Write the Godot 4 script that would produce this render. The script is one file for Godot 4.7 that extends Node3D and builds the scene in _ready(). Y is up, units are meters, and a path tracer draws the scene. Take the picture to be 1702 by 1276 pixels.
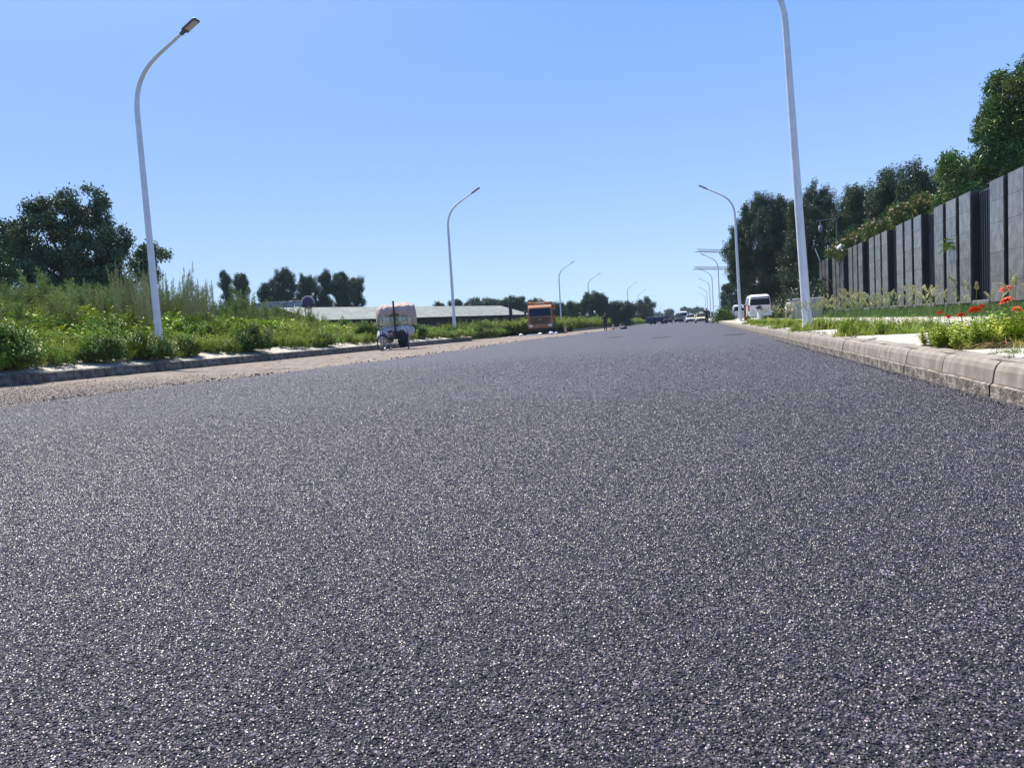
extends Node3D

var rng := RandomNumberGenerator.new()
var taken := {}
var mats := {}
const FLAT := 4294967295

# ---------------------------------------------------------------- helpers: numbers, names, nodes
func rf(a: float, b: float) -> float:
	return rng.randf_range(a, b)

func lin(r: float, g: float, b: float, a := 1.0) -> Color:
	var c := Color(r, g, b).linear_to_srgb()
	c.a = a
	return c

func numbered(called: String) -> String:
	var n: int = taken.get(called, 0)
	taken[called] = n + 1
	return called if n == 0 else "%s_%03d" % [called, n]

func tag(o: Node, label: String, category := "", group := "", kind := "") -> Node:
	o.set_meta("label", label)
	if category != "":
		o.set_meta("category", category)
	if group != "":
		o.set_meta("group", group)
	if kind != "":
		o.set_meta("kind", kind)
	return o

func thing(called: String, label: String, category: String, at := Vector3.ZERO, turn := 0.0, group := "") -> Node3D:
	var o := Node3D.new()
	o.name = numbered(called)
	add_child(o)
	o.position = at
	o.rotation.y = turn
	tag(o, label, category, group)
	return o

func obj(called: String, st: SurfaceTool, m: Material, parent: Node3D = null, soft := true) -> MeshInstance3D:
	st.generate_normals()
	var mesh := st.commit()
	return put(called, mesh, m, parent)

func put(called: String, mesh: Mesh, m: Material, parent: Node3D = null) -> MeshInstance3D:
	var o := MeshInstance3D.new()
	o.mesh = mesh
	o.material_override = m
	if parent == null:
		o.name = numbered(called)
		add_child(o)
	else:
		o.name = called
		parent.add_child(o, true)
	return o

func struct(called: String, st: SurfaceTool, m: Material) -> MeshInstance3D:
	var o := obj(called, st, m)
	o.set_meta("kind", "structure")
	return o

func dup(root: Node3D, called: String, label: String, at: Vector3, turn := 0.0, group := "") -> Node3D:
	var r: Node3D = root.duplicate()
	r.name = numbered(called)
	add_child(r)
	r.position = at
	r.rotation = Vector3(0, turn, 0)
	tag(r, label, "", group)
	return r

func mat(key: String, c: Color, rough := 0.8, metal := 0.0, spec := 0.5) -> StandardMaterial3D:
	if mats.has(key):
		return mats[key]
	var m := StandardMaterial3D.new()
	m.resource_name = key
	m.albedo_color = c
	m.roughness = rough
	m.metallic = metal
	m.metallic_specular = spec
	m.vertex_color_use_as_albedo = false
	mats[key] = m
	return m

func noise_tex(kind: int, freq: float, octaves: int, seed_: int, size: int, ramp: Array, as_normal := false, bump := 4.0, ret := FastNoiseLite.RETURN_DISTANCE, jitter := 1.0) -> NoiseTexture2D:
	var n := FastNoiseLite.new()
	n.noise_type = kind
	n.seed = seed_
	n.frequency = freq
	n.fractal_type = FastNoiseLite.FRACTAL_FBM if octaves > 1 else FastNoiseLite.FRACTAL_NONE
	n.fractal_octaves = octaves
	n.cellular_return_type = ret
	n.cellular_jitter = jitter
	var t := NoiseTexture2D.new()
	t.width = size
	t.height = size
	t.seamless = true
	t.seamless_blend_skirt = 0.08
	t.generate_mipmaps = false
	t.as_normal_map = as_normal
	t.bump_strength = bump
	if ramp.size() > 0:
		var g := Gradient.new()
		var offs := PackedFloat32Array()
		var cols := PackedColorArray()
		for e in ramp:
			offs.append(e[0])
			cols.append(e[1])
		g.offsets = offs
		g.colors = cols
		t.color_ramp = g
	t.noise = n
	return t

func grey(v: float) -> Color:
	return Color(v, v, v)

# a surface with cloudy variation of tone, laid by world position
func worn(key: String, c: Color, rough: float, scale: Vector3, lo: float, hi: float, seed_ := 1, bump := 0.0, octaves := 5, freq := 0.012) -> StandardMaterial3D:
	if mats.has(key):
		return mats[key]
	var m := mat(key, c, rough)
	m.albedo_texture = noise_tex(FastNoiseLite.TYPE_SIMPLEX_SMOOTH, freq, octaves, seed_, 512, [[0.25, grey(lo)], [0.75, grey(hi)]])
	m.uv1_triplanar = true
	m.uv1_world_triplanar = true
	m.uv1_scale = scale
	if bump > 0.0:
		m.heightmap_enabled = true
		m.heightmap_scale = bump
		m.heightmap_texture = noise_tex(FastNoiseLite.TYPE_SIMPLEX_SMOOTH, 0.06, 4, seed_ + 7, 512, [])
	return m

# ---------------------------------------------------------------- helpers: mesh pieces (corners counterclockwise seen from outside)
func mb(smooth := false) -> SurfaceTool:
	var st := SurfaceTool.new()
	st.begin(Mesh.PRIMITIVE_TRIANGLES)
	st.set_smooth_group(0 if smooth else FLAT)
	return st

func tri(st: SurfaceTool, a: Vector3, b: Vector3, c: Vector3) -> void:
	st.add_vertex(a)
	st.add_vertex(c)
	st.add_vertex(b)

func quad(st: SurfaceTool, a: Vector3, b: Vector3, c: Vector3, d: Vector3) -> void:
	tri(st, a, b, c)
	tri(st, a, c, d)

# a box with chamfered edges
func box(st: SurfaceTool, c: Vector3, s: Vector3, b := 0.0, basis := Basis.IDENTITY) -> void:
	st.set_smooth_group(FLAT)
	var h := s * 0.5
	var k := Vector3(h.x - b, h.y - b, h.z - b)
	var f := func(x: float, y: float, z: float) -> Vector3: return c + basis * Vector3(x, y, z)
	for ax in 3:
		for sg in [-1.0, 1.0]:
			var p: Array[Vector3] = []
			for uv in [[-1, -1], [1, -1], [1, 1], [-1, 1]]:
				var v := Vector3.ZERO
				v[ax] = h[ax] * sg
				v[(ax + 1) % 3] = k[(ax + 1) % 3] * uv[0]
				v[(ax + 2) % 3] = k[(ax + 2) % 3] * uv[1]
				p.append(c + basis * v)
			if sg > 0:
				quad(st, p[0], p[1], p[2], p[3])
			else:
				quad(st, p[3], p[2], p[1], p[0])
	if b <= 0.0:
		return
	for ax in 3:
		var u := (ax + 1) % 3
		var w := (ax + 2) % 3
		for su in [-1.0, 1.0]:
			for sw in [-1.0, 1.0]:
				var p: Array[Vector3] = []
				for e in [[-1.0, 0], [1.0, 0], [1.0, 1], [-1.0, 1]]:
					var v := Vector3.ZERO
					v[ax] = k[ax] * e[0]
					v[u] = (h[u] if e[1] == 0 else k[u]) * su
					v[w] = (k[w] if e[1] == 0 else h[w]) * sw
					p.append(c + basis * v)
				if su * sw < 0:
					quad(st, p[0], p[1], p[2], p[3])
				else:
					quad(st, p[3], p[2], p[1], p[0])
	for sx in [-1.0, 1.0]:
		for sy in [-1.0, 1.0]:
			for sz in [-1.0, 1.0]:
				var a := c + basis * Vector3(h.x * sx, k.y * sy, k.z * sz)
				var d := c + basis * Vector3(k.x * sx, h.y * sy, k.z * sz)
				var e := c + basis * Vector3(k.x * sx, k.y * sy, h.z * sz)
				if sx * sy * sz > 0:
					tri(st, a, d, e)
				else:
					tri(st, a, e, d)

func ring_loft(st: SurfaceTool, rings: Array, caps := true, smooth := true) -> void:
	st.set_smooth_group(0 if smooth else FLAT)
	var n: int = rings[0].size()
	for i in rings.size() - 1:
		for j in n:
			var k := (j + 1) % n
			quad(st, rings[i][j], rings[i][k], rings[i + 1][k], rings[i + 1][j])
	if caps:
		st.set_smooth_group(FLAT)
		for e in [0, rings.size() - 1]:
			var m := Vector3.ZERO
			for p in rings[e]:
				m += p
			m /= n
			for j in n:
				var k := (j + 1) % n
				if e == 0:
					tri(st, m, rings[e][k], rings[e][j])
				else:
					tri(st, m, rings[e][j], rings[e][k])

func tube(st: SurfaceTool, pts: Array, radii: Array, sides := 10, caps := true) -> void:
	var rings := []
	var x := Vector3.ZERO
	for i in pts.size():
		var d: Vector3 = (pts[mini(i + 1, pts.size() - 1)] - pts[maxi(i - 1, 0)]).normalized()
		if i == 0:
			x = d.cross(Vector3(0.31, 0.2, 0.93)).normalized()
		else:
			x = (x - d * x.dot(d)).normalized()
		var y := d.cross(x)
		var r: float = radii[mini(i, radii.size() - 1)]
		var ring := []
		for j in sides:
			var a := TAU * j / sides
			ring.append(pts[i] + (x * cos(a) + y * sin(a)) * r)
		rings.append(ring)
	ring_loft(st, rings, caps)

func bar(st: SurfaceTool, a: Vector3, b: Vector3, r: float, sides := 8) -> void:
	tube(st, [a, b], [r, r], sides)

# turned about the axis `up` through c: profile of (radius, height)
func lathe(st: SurfaceTool, c: Vector3, up: Vector3, profile: Array, segs := 20) -> void:
	var x := up.cross(Vector3(0.13, 0.41, 0.9)).normalized()
	var y := up.cross(x)
	var rings := []
	for p in profile:
		var ring := []
		for j in segs:
			var a := TAU * j / segs
			ring.append(c + up * p[1] + (x * cos(a) + y * sin(a)) * maxf(p[0], 0.0005))
		rings.append(ring)
	ring_loft(st, rings, true)

func ellipsoid(st: SurfaceTool, c: Vector3, r: Vector3, basis := Basis.IDENTITY, segs := 14, power := 1.0, rough := 0.0, seed_ := 1) -> void:
	var n := FastNoiseLite.new()
	n.seed = seed_
	n.frequency = 1.1
	var rings := []
	var rows := maxi(segs / 2 + 2, 6)
	for i in rows + 1:
		var lat := -PI / 2 + PI * i / rows
		var ring := []
		for j in segs:
			var lon := -TAU * j / segs
			var v := Vector3(cos(lat) * cos(lon), sin(lat), cos(lat) * sin(lon))
			if i == 0 or i == rows:
				v = Vector3(0, sin(lat), 0) + Vector3(cos(lon), 0, sin(lon)) * 0.01
			var w := Vector3(signf(v.x) * pow(absf(v.x), power), signf(v.y) * pow(absf(v.y), power), signf(v.z) * pow(absf(v.z), power))
			if rough > 0.0:
				w *= 1.0 + rough * n.get_noise_3dv(v * 2.0)
			ring.append(c + basis * (w * r))
		rings.append(ring)
	ring_loft(st, rings, true)

# a closed ring in the plane z, a rounded rectangle narrower at the top
func rr(z: float, hw: float, y0: float, y1: float, top := 1.0, r := 0.12, steps := 3) -> Array:
	var ring := []
	for q in 4:
		for s in steps + 1:
			var a := PI / 2 * (q + float(s) / steps)
			var sx := 1.0 if q == 0 or q == 3 else -1.0
			var sy := 1.0 if q < 2 else -1.0
			var w := hw * (top if sy > 0 else 1.0)
			ring.append(Vector3(sx * (w - r) + cos(a) * r, (y1 - r if sy > 0 else y0 + r) + sin(a) * r, z))
	return ring

# ---------------------------------------------------------------- helpers: foliage
func leaf(st: SurfaceTool, b: Vector3, dir: Vector3, up: Vector3, length: float, width: float, c: Color, fold := 0.25, fine := false) -> void:
	var side := dir.cross(up).normalized()
	var nrm := side.cross(dir).normalized()
	st.set_color(c)
	st.set_smooth_group(FLAT)
	var t := b + dir * length - nrm * length * 0.18
	if fine:
		var m1 := b + dir * length * 0.33 - nrm * length * 0.0
		var m2 := b + dir * length * 0.68 - nrm * length * 0.06
		var l1 := m1 + side * width * 0.5 + nrm * width * fold
		var r1 := m1 - side * width * 0.5 + nrm * width * fold
		var l2 := m2 + side * width * 0.38 + nrm * width * fold * 0.7
		var r2 := m2 - side * width * 0.38 + nrm * width * fold * 0.7
		tri(st, b, m1, l1)
		tri(st, b, r1, m1)
		quad(st, m1, m2, l2, l1)
		quad(st, r1, r2, m2, m1)
		tri(st, m2, t, l2)
		tri(st, m2, r2, t)
	else:
		var m := b + dir * length * 0.45
		tri(st, b, t, m + side * width * 0.5 + nrm * width * fold)
		tri(st, b, m - side * width * 0.5 + nrm * width * fold, t)

func blade(st: SurfaceTool, b: Vector3, dir: Vector3, length: float, width: float, droop: float, c: Color) -> void:
	st.set_color(c)
	st.set_smooth_group(FLAT)
	var side := dir.cross(Vector3.UP)
	if side.length() < 0.05:
		side = Vector3(rf(-1, 1), 0, rf(-1, 1))
	side = side.normalized()
	var out := Vector3(dir.x, 0, dir.z).normalized()
	var p := b
	var last := b
	for i in 3:
		var f := (i + 1) / 3.0
		var q := b + dir * length * f + (out * 0.5 - Vector3.UP) * droop * length * f * f
		var w0 := width * (1.0 - i / 3.0)
		var w1 := width * (1.0 - f) * 1.1
		if i < 2:
			quad(st, p - side * w0 * 0.5, p + side * w0 * 0.5, q + side * w1 * 0.5, q - side * w1 * 0.5)
		else:
			tri(st, p - side * w0 * 0.5, p + side * w0 * 0.5, q)
		p = q

func tone(c: Color, v := 0.25, hue := 0.08) -> Color:
	var k := 1.0 + rf(-v, v)
	return Color(c.r * k * (1.0 + rf(-hue, hue) * 2.0), c.g * k, c.b * k * (1.0 + rf(-hue, hue)))

func rdir() -> Vector3:
	var y := rf(-1, 1)
	var a := rf(0, TAU)
	var r := sqrt(1.0 - y * y)
	return Vector3(r * cos(a), y, r * sin(a))

func done(st: SurfaceTool) -> ArrayMesh:
	st.generate_normals()
	return st.commit()

# a spray of leaves on a twig, about 1 m long before scaling
func spray(count: int, len_: float, wid: float, spread: float, upward: float) -> ArrayMesh:
	var st := mb()
	for i in count:
		var t := rf(-0.5, 0.5)
		var p := Vector3(rf(-1, 1) * spread * 0.5, t, rf(-1, 1) * spread * 0.5)
		var d := (rdir() + Vector3.UP * upward).normalized()
		leaf(st, p, d, (rdir() * 0.6 + Vector3.UP).normalized(), len_ * rf(0.7, 1.25), wid * rf(0.7, 1.2), tone(Color(1, 1, 1), 0.22, 0.06))
	return done(st)

func scatter(called: String, mesh: Mesh, m: Material, at: Array, cols: Array, parent: Node3D = null, stuff := true) -> MultiMeshInstance3D:
	var mm := MultiMesh.new()
	mm.transform_format = MultiMesh.TRANSFORM_3D
	mm.use_colors = true
	mm.mesh = mesh
	mm.instance_count = at.size()
	for i in at.size():
		mm.set_instance_transform(i, at[i])
		mm.set_instance_color(i, cols[i])
	var o := MultiMeshInstance3D.new()
	o.multimesh = mm
	o.material_override = m
	if stuff:
		o.set_meta("kind", "stuff")
	if parent == null:
		o.name = numbered(called)
		add_child(o)
	else:
		o.name = called
		parent.add_child(o, true)
	return o

func leafy(key: String, c: Color, rough := 0.45, back := 0.5, spec := 0.4) -> StandardMaterial3D:
	var m := mat(key, c, rough, 0.0, spec)
	m.vertex_color_use_as_albedo = true
	m.backlight_enabled = true
	m.backlight = Color(0.9 * back, 1.0 * back, 0.35 * back)
	m.cull_mode = BaseMaterial3D.CULL_DISABLED
	return m

# lobes: [x, y, z, rx, ry (, rz)]; each lobe is hung with separate clumps of leaf sprays, so that gaps stay between them
func crown(o: Node3D, lobes: Array, per: float, mesh: Mesh, m: Material, size: float, tilt: float, c: Color, rc: float, tall := 1.0, fill := 1.0, deep := 0.45) -> void:
	var at := []
	var cols := []
	for l in lobes:
		var rz: float = (l[3] + l[4]) * 0.5 if l.size() < 6 else l[5]
		var r := Vector3(l[3], l[4], rz)
		var area := (r.x * r.y + r.y * r.z + r.x * r.z) / 3.0
		var clumps := int(fill * 2.1 * area / (rc * rc)) + 3
		for q in clumps:
			var d := rdir()
			d.y += 0.12
			d = d.normalized()
			var centre := Vector3(l[0], l[1], l[2]) + d * r * lerpf(deep, 1.02, sqrt(rng.randf()))
			var k := rc * rf(0.55, 1.25)
			var axis := (Vector3.UP * tilt + d * 0.8 + rdir() * 0.3).normalized()
			var cb := Basis(Quaternion(Vector3.UP, axis))
			var cc := tone(c, 0.22, 0.12)
			for i in int(per * k * k * (0.5 + 0.5 * tall)) + 3:
				var e := rdir() * pow(rng.randf(), 0.4)
				var p := centre + cb * Vector3(e.x * k * 0.85, e.y * k * 0.75 * tall, e.z * k * 0.85)
				var b := Basis(Quaternion(Vector3.UP, (axis + rdir() * 0.7).normalized())) * Basis(Vector3.UP, rf(0, TAU))
				at.append(Transform3D(b.scaled_local(Vector3.ONE * size * rf(0.65, 1.25)), p - o.position))
				cols.append(tone(cc, 0.2, 0.08))
	scatter("crown", mesh, m, at, cols, o)

func tree(called: String, label: String, at: Vector3, lobes: Array, per: float, mesh: Mesh, m: Material, size: float, tilt: float, c: Color, trunk_r: float, group := "", rc := 0.5, tall := 1.0, fill := 1.0, deep := 0.45) -> Node3D:
	var o := thing(called, label, "tree", at, 0.0, group)
	var st := mb(true)
	var top := Vector3.ZERO
	for l in lobes:
		top += Vector3(l[0], l[1], l[2]) - at
	top /= lobes.size()
	top = Vector3(top.x * 0.5, maxf(top.y, 1.0), top.z * 0.5)
	tube(st, [Vector3.ZERO, top * 0.3 + Vector3(0.05, 0, 0.03), top * 0.65, top], [trunk_r * 1.25, trunk_r, trunk_r * 0.75, trunk_r * 0.45], 8)
	for l in lobes:
		var e := Vector3(l[0], l[1], l[2]) - at
		var s := top * clampf(e.y / maxf(top.y, 0.1) * 0.55, 0.25, 0.95)
		tube(st, [s, s.lerp(e, 0.5) + Vector3(0, -0.1, 0), e + Vector3(0, l[4] * 0.6, 0)], [trunk_r * 0.45, trunk_r * 0.28, trunk_r * 0.06], 6)
	obj("trunk", st, mats["bark"], o)
	crown(o, lobes, per, mesh, m, size, tilt, c, rc, tall, fill, deep)
	return o

# ---------------------------------------------------------------- materials
func make_materials() -> void:
	worn("bark", lin(0.16, 0.12, 0.09), 0.95, Vector3(2, 0.6, 2), 0.55, 1.0, 3)
	mat("pole_paint", lin(0.62, 0.63, 0.66), 0.38, 0.0, 0.5)
	var pp: StandardMaterial3D = mats["pole_paint"]
	pp.albedo_texture = noise_tex(FastNoiseLite.TYPE_SIMPLEX_SMOOTH, 0.015, 4, 12, 256, [[0.3, grey(0.95)], [0.7, grey(1.0)]])
	pp.uv1_triplanar = true
	pp.uv1_scale = Vector3(1, 0.5, 1)
	mat("lamp_grey", lin(0.07, 0.08, 0.09), 0.45)
	mat("lamp_panel", lin(0.45, 0.42, 0.42), 0.25)
	mat("black", lin(0.012, 0.012, 0.014), 0.55)
	mat("rubber", lin(0.02, 0.02, 0.021), 0.8)
	mat("chrome", lin(0.6, 0.6, 0.6), 0.25, 1.0)
	mat("steel", lin(0.28, 0.28, 0.29), 0.45, 0.8)
	mat("dark_paint", lin(0.02, 0.024, 0.03), 0.35)
	mat("glass", lin(0.008, 0.012, 0.018), 0.1, 0.0, 0.3)
	mat("white_plastic", lin(0.75, 0.75, 0.75), 0.5)
	mat("red_lens", lin(0.4, 0.02, 0.02), 0.2)
	mat("amber_lens", lin(0.6, 0.25, 0.03), 0.2)
	mat("clear_lens", lin(0.6, 0.62, 0.65), 0.15)
	mat("skin", lin(0.35, 0.2, 0.14), 0.6)
	mat("hair", lin(0.012, 0.01, 0.009), 0.6)
	mat("plate", lin(0.05, 0.1, 0.3), 0.4)
	leafy("foliage", Color.WHITE, 0.42, 0.34, 0.45)
	leafy("weed_leaf", Color.WHITE, 0.5, 0.5, 0.35)
	leafy("feather_leaf", Color.WHITE, 0.7, 0.45, 0.2)

	leafy("petal", Color.WHITE, 0.55, 0.3, 0.3)
	(mats["petal"] as StandardMaterial3D).backlight = Color(0.35, 0.06, 0.03)
	mat("stem_green", lin(0.14, 0.2, 0.05), 0.6)

	# asphalt: grains by a cellular pattern, one tone and one slope for each
	var a := mat("asphalt", Color(0.93, 0.865, 0.91), 0.56, 0.0, 0.48)
	var tones := [[0.0, lin(0.022, 0.022, 0.027)], [0.35, lin(0.05, 0.05, 0.058)], [0.62, lin(0.085, 0.085, 0.095)], [0.8, lin(0.15, 0.15, 0.16)], [0.93, lin(0.30, 0.295, 0.29)], [1.0, lin(0.50, 0.47, 0.42)]]
	a.vertex_color_use_as_albedo = true
	a.albedo_texture = noise_tex(FastNoiseLite.TYPE_CELLULAR, 0.16, 1, 5, 2048, tones, false, 1.0, FastNoiseLite.RETURN_CELL_VALUE)
	a.normal_enabled = true
	a.normal_texture = noise_tex(FastNoiseLite.TYPE_CELLULAR, 0.16, 1, 5, 2048, [], true, 9.0, FastNoiseLite.RETURN_DISTANCE)
	a.normal_scale = 1.0
	a.roughness_texture = noise_tex(FastNoiseLite.TYPE_SIMPLEX, 0.02, 4, 9, 512, [[0.2, grey(0.8)], [0.8, grey(1.0)]])
	a.uv1_scale = Vector3(0.5, 0.5, 1)
	a.uv2_scale = Vector3(0.125, 0.125, 1)
	a.detail_enabled = true
	a.detail_blend_mode = BaseMaterial3D.BLEND_MODE_MUL
	a.detail_uv_layer = BaseMaterial3D.DETAIL_UV_2
	a.detail_albedo = noise_tex(FastNoiseLite.TYPE_SIMPLEX, 0.13, 3, 21, 2048, [[0.12, grey(0.45)], [0.5, grey(0.8)], [0.88, grey(1.0)]])
	var g := mat("grain", Color(0.87, 0.80, 0.84), 0.39, 0.0, 0.48)
	g.vertex_color_use_as_albedo = true

	var s := mat("milled", Color.WHITE, 0.95, 0.0, 0.2)
	s.albedo_texture = noise_tex(FastNoiseLite.TYPE_SIMPLEX_SMOOTH, 0.02, 7, 31, 1024, [[0.2, lin(0.14, 0.112, 0.09)], [0.5, lin(0.195, 0.165, 0.135)], [0.8, lin(0.26, 0.228, 0.19)]])
	s.uv1_scale = Vector3(0.16, 0.05, 1)
	s.heightmap_enabled = true
	s.heightmap_scale = 2.0
	s.heightmap_texture = noise_tex(FastNoiseLite.TYPE_SIMPLEX_SMOOTH, 0.09, 4, 33, 1024, [])
	var c := worn("kerb_stone", lin(0.26, 0.228, 0.185), 0.88, Vector3(0.6, 0.34, 0.6), 0.82, 1.0, 41, 0.1, 7, 0.016)
	worn("gutter_stone", lin(0.30, 0.26, 0.21), 0.92, Vector3(1.2, 1.2, 1.2), 0.55, 1.0, 42, 0.8)
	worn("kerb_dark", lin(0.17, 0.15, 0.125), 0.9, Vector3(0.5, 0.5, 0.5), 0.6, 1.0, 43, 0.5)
	for k in 3:
		worn("paver_%d" % k, lin(0.44 + 0.03 * k, 0.405 + 0.028 * k, 0.32 + 0.024 * k), 0.9, Vector3(0.5, 0.5, 0.5), 0.82, 1.0, 51 + k, 0.3, 6, 0.02)
	worn("pale_dust", lin(0.56, 0.51, 0.40), 0.95, Vector3(0.6, 0.6, 0.6), 0.6, 1.0, 55, 1.0, 6, 0.02)
	worn("paver_joint", lin(0.22, 0.19, 0.14), 0.95, Vector3.ONE, 0.6, 1.0, 56)
	worn("soil", lin(0.16, 0.12, 0.075), 0.95, Vector3.ONE, 0.5, 1.0, 57, 2.0)
	worn("field_soil", lin(0.07, 0.10, 0.03), 0.95, Vector3(0.2, 0.2, 0.2), 0.45, 1.0, 58, 2.0)
	worn("lawn_soil", lin(0.06, 0.11, 0.025), 0.95, Vector3(0.5, 0.5, 0.5), 0.5, 1.0, 59)
	for k in 3:
		var w := worn("granite_%d" % k, lin(0.122 + 0.018 * k, 0.116 + 0.017 * k, 0.107 + 0.016 * k), 0.32, Vector3(0.4, 0.3, 0.4), 0.78, 1.0, 61 + k, 0.0, 6, 0.012)
		w.metallic_specular = 0.6
		w.roughness_texture = noise_tex(FastNoiseLite.TYPE_SIMPLEX_SMOOTH, 0.012, 5, 71 + k, 512, [[0.2, grey(0.7)], [0.8, grey(1.0)]])
	worn("wall_core", lin(0.010, 0.010, 0.014), 0.5, Vector3.ONE, 0.9, 1.0, 75)
	worn("plinth", lin(0.2, 0.2, 0.2), 0.85, Vector3.ONE, 0.6, 1.0, 76)
	mat("slat_paint", lin(0.03, 0.035, 0.05), 0.4)
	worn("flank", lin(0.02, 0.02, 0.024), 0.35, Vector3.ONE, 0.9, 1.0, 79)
	mat("dim_glass", lin(0.008, 0.012, 0.016), 0.3, 0.0, 0.22)
	mat("dark_steel", lin(0.05, 0.06, 0.07), 0.5)
	worn("shed_blue", lin(0.025, 0.04, 0.075), 0.6, Vector3(0.3, 0.3, 0.3), 0.5, 1.0, 81)
	worn("roof_0", lin(0.215, 0.25, 0.215), 0.8, Vector3(0.2, 0.2, 0.2), 0.8, 1.0, 82)
	worn("roof_1", lin(0.245, 0.275, 0.24), 0.8, Vector3(0.2, 0.2, 0.2), 0.8, 1.0, 83)
	worn("hut_grey", lin(0.3, 0.32, 0.34), 0.7, Vector3(0.3, 0.3, 0.3), 0.7, 1.0, 84)
	mat("purple", lin(0.05, 0.025, 0.07), 0.5)
	mat("crane_paint", lin(0.3, 0.3, 0.32), 0.6)
	worn("crumb", lin(0.03, 0.03, 0.032), 0.8, Vector3.ONE, 0.5, 1.0, 77)

# ---------------------------------------------------------------- the setting
func left_height(x: float, z: float) -> float:
	var u := -x - 17.3
	if u <= 0.0:
		return 0.46
	var amp := 1.35 * smoothstep(-52.0, -28.0, z) * lerpf(1.0, 0.5, smoothstep(-26.0, -10.0, z)) + 0.05
	var h := 0.46 * (1.0 - smoothstep(-50.0, -56.0, z) * 0.6) + amp * smoothstep(0.6, 8.0, u) + 0.1 * sin(x * 0.9 + z * 0.37) * smoothstep(0.5, 3.0, u)
	return h * lerpf(1.0, 0.5, smoothstep(20.0, 60.0, u))

func strip(called: String, m: Material, left: Array, right: Array, y: float, uv2 := 1.0) -> MeshInstance3D:
	var st := mb()
	var up := func(p: Vector2) -> void:
		st.set_uv(p)
		st.set_uv2(p * uv2)
		st.add_vertex(Vector3(p.x, y, p.y))
	for i in left.size() - 1:
		var a: Vector2 = left[i]
		var b: Vector2 = right[i]
		var c: Vector2 = right[i + 1]
		var d: Vector2 = left[i + 1]
		for p in [a, d, c, a, c, b]:
			up.call(p)
	st.generate_normals()
	st.generate_tangents()
	var o := put(called, st.commit(), m)
	o.set_meta("kind", "structure")
	return o

func asphalt_edge(z: float) -> float:
	# the new asphalt's left edge, counted from the road's axis
	var e := -8.75 + 0.35 * sin(z * 0.21) + 0.12 * sin(z * 0.9 + 1.0)
	return lerpf(e, -12.8, smoothstep(-70.0, -115.0, z))

func make_setting() -> void:
	var st := mb()
	quad(st, Vector3(-2500, -0.06, 300), Vector3(2500, -0.06, 300), Vector3(2500, -0.06, -3500), Vector3(-2500, -0.06, -3500))
	tag(struct("ground", st, mats["field_soil"]), "flat green ground reaching the horizon")
	# the milled strip below and beside the asphalt
	strip("road_shoulder", mats["milled"], [Vector2(-16.02, 30), Vector2(-16.02, -52), Vector2(-20, -52.5), Vector2(-20, -69), Vector2(-14.2, -70), Vector2(-14.2, -500)], [Vector2(1.85, 30), Vector2(1.85, -52), Vector2(1.85, -52.5), Vector2(1.85, -69), Vector2(1.85, -70), Vector2(1.85, -500)], -0.02)
	var l := []
	var r := []
	var z := 20.0
	while z > -500.0:
		l.append(Vector2(asphalt_edge(z) + rf(-0.07, 0.07), z))
		r.append(Vector2(1.93, z))
		z -= 0.35 if z > -40 else 4.0
	var road := road_sheet(l, r)
	tag(road, "freshly laid dark grey asphalt road with coarse grain")
	tag(get_node("road_shoulder"), "tan dusty unpaved strip between the new asphalt and the left kerb")
	grains(road)
	crumbs()
	right_kerb()
	left_kerb()
	pavements()
	field()

# slow bands of tone left by the paver and the rollers
var bands := FastNoiseLite.new()
func band(x: float, z: float) -> float:
	bands.frequency = 1.0
	return 1.0 + 0.11 * bands.get_noise_2d(x * 0.9, z * 0.035) + 0.10 * bands.get_noise_2d(x * 0.35 + 40.0, z * 0.16) + 0.05 * bands.get_noise_2d(x * 2.6, z * 0.9 + 9.0) - 0.14 * exp(-pow((x + 3.55 + 0.03 * sin(z * 0.4)) / 0.03, 2.0))

func road_sheet(l: Array, r: Array) -> MeshInstance3D:
	var st := mb()
	var n := 56
	for i in l.size() - 1:
		for k in n:
			var p := []
			for e in [[k, i], [k, i + 1], [k + 1, i + 1], [k, i], [k + 1, i + 1], [k + 1, i]]:
				p.append((l[e[1]] as Vector2).lerp(r[e[1]], float(e[0]) / n))
			for q in p:
				var v := band(q.x, q.y) * 0.86
				st.set_color(Color(v, v, v))
				st.set_uv(q)
				st.set_uv2(q)
				st.add_vertex(Vector3(q.x, 0.0, q.y))
	st.generate_normals()
	st.generate_tangents()
	var o := put("road", st.commit(), mats["asphalt"])
	o.set_meta("kind", "structure")
	return o

func stone_mesh(seed_: int) -> ArrayMesh:
	rng.seed = seed_
	var st := mb()
	var v: Array[Vector3] = []
	var t := (1.0 + sqrt(5.0)) / 2.0
	for p in [[-1, t, 0], [1, t, 0], [-1, -t, 0], [1, -t, 0], [0, -1, t], [0, 1, t], [0, -1, -t], [0, 1, -t], [t, 0, -1], [t, 0, 1], [-t, 0, -1], [-t, 0, 1]]:
		v.append(Vector3(p[0], p[1], p[2]).normalized() * rf(0.38, 0.6) * Vector3(1.0, 0.75, 1.0))
	for f in [[0, 11, 5], [0, 5, 1], [0, 1, 7], [0, 7, 10], [0, 10, 11], [1, 5, 9], [5, 11, 4], [11, 10, 2], [10, 7, 6], [7, 1, 8], [3, 9, 4], [3, 4, 2], [3, 2, 6], [3, 6, 8], [3, 8, 9], [4, 9, 5], [2, 4, 11], [6, 2, 10], [8, 6, 7], [9, 8, 1]]:
		tri(st, v[f[0]], v[f[1]], v[f[2]])
	return done(st)

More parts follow.
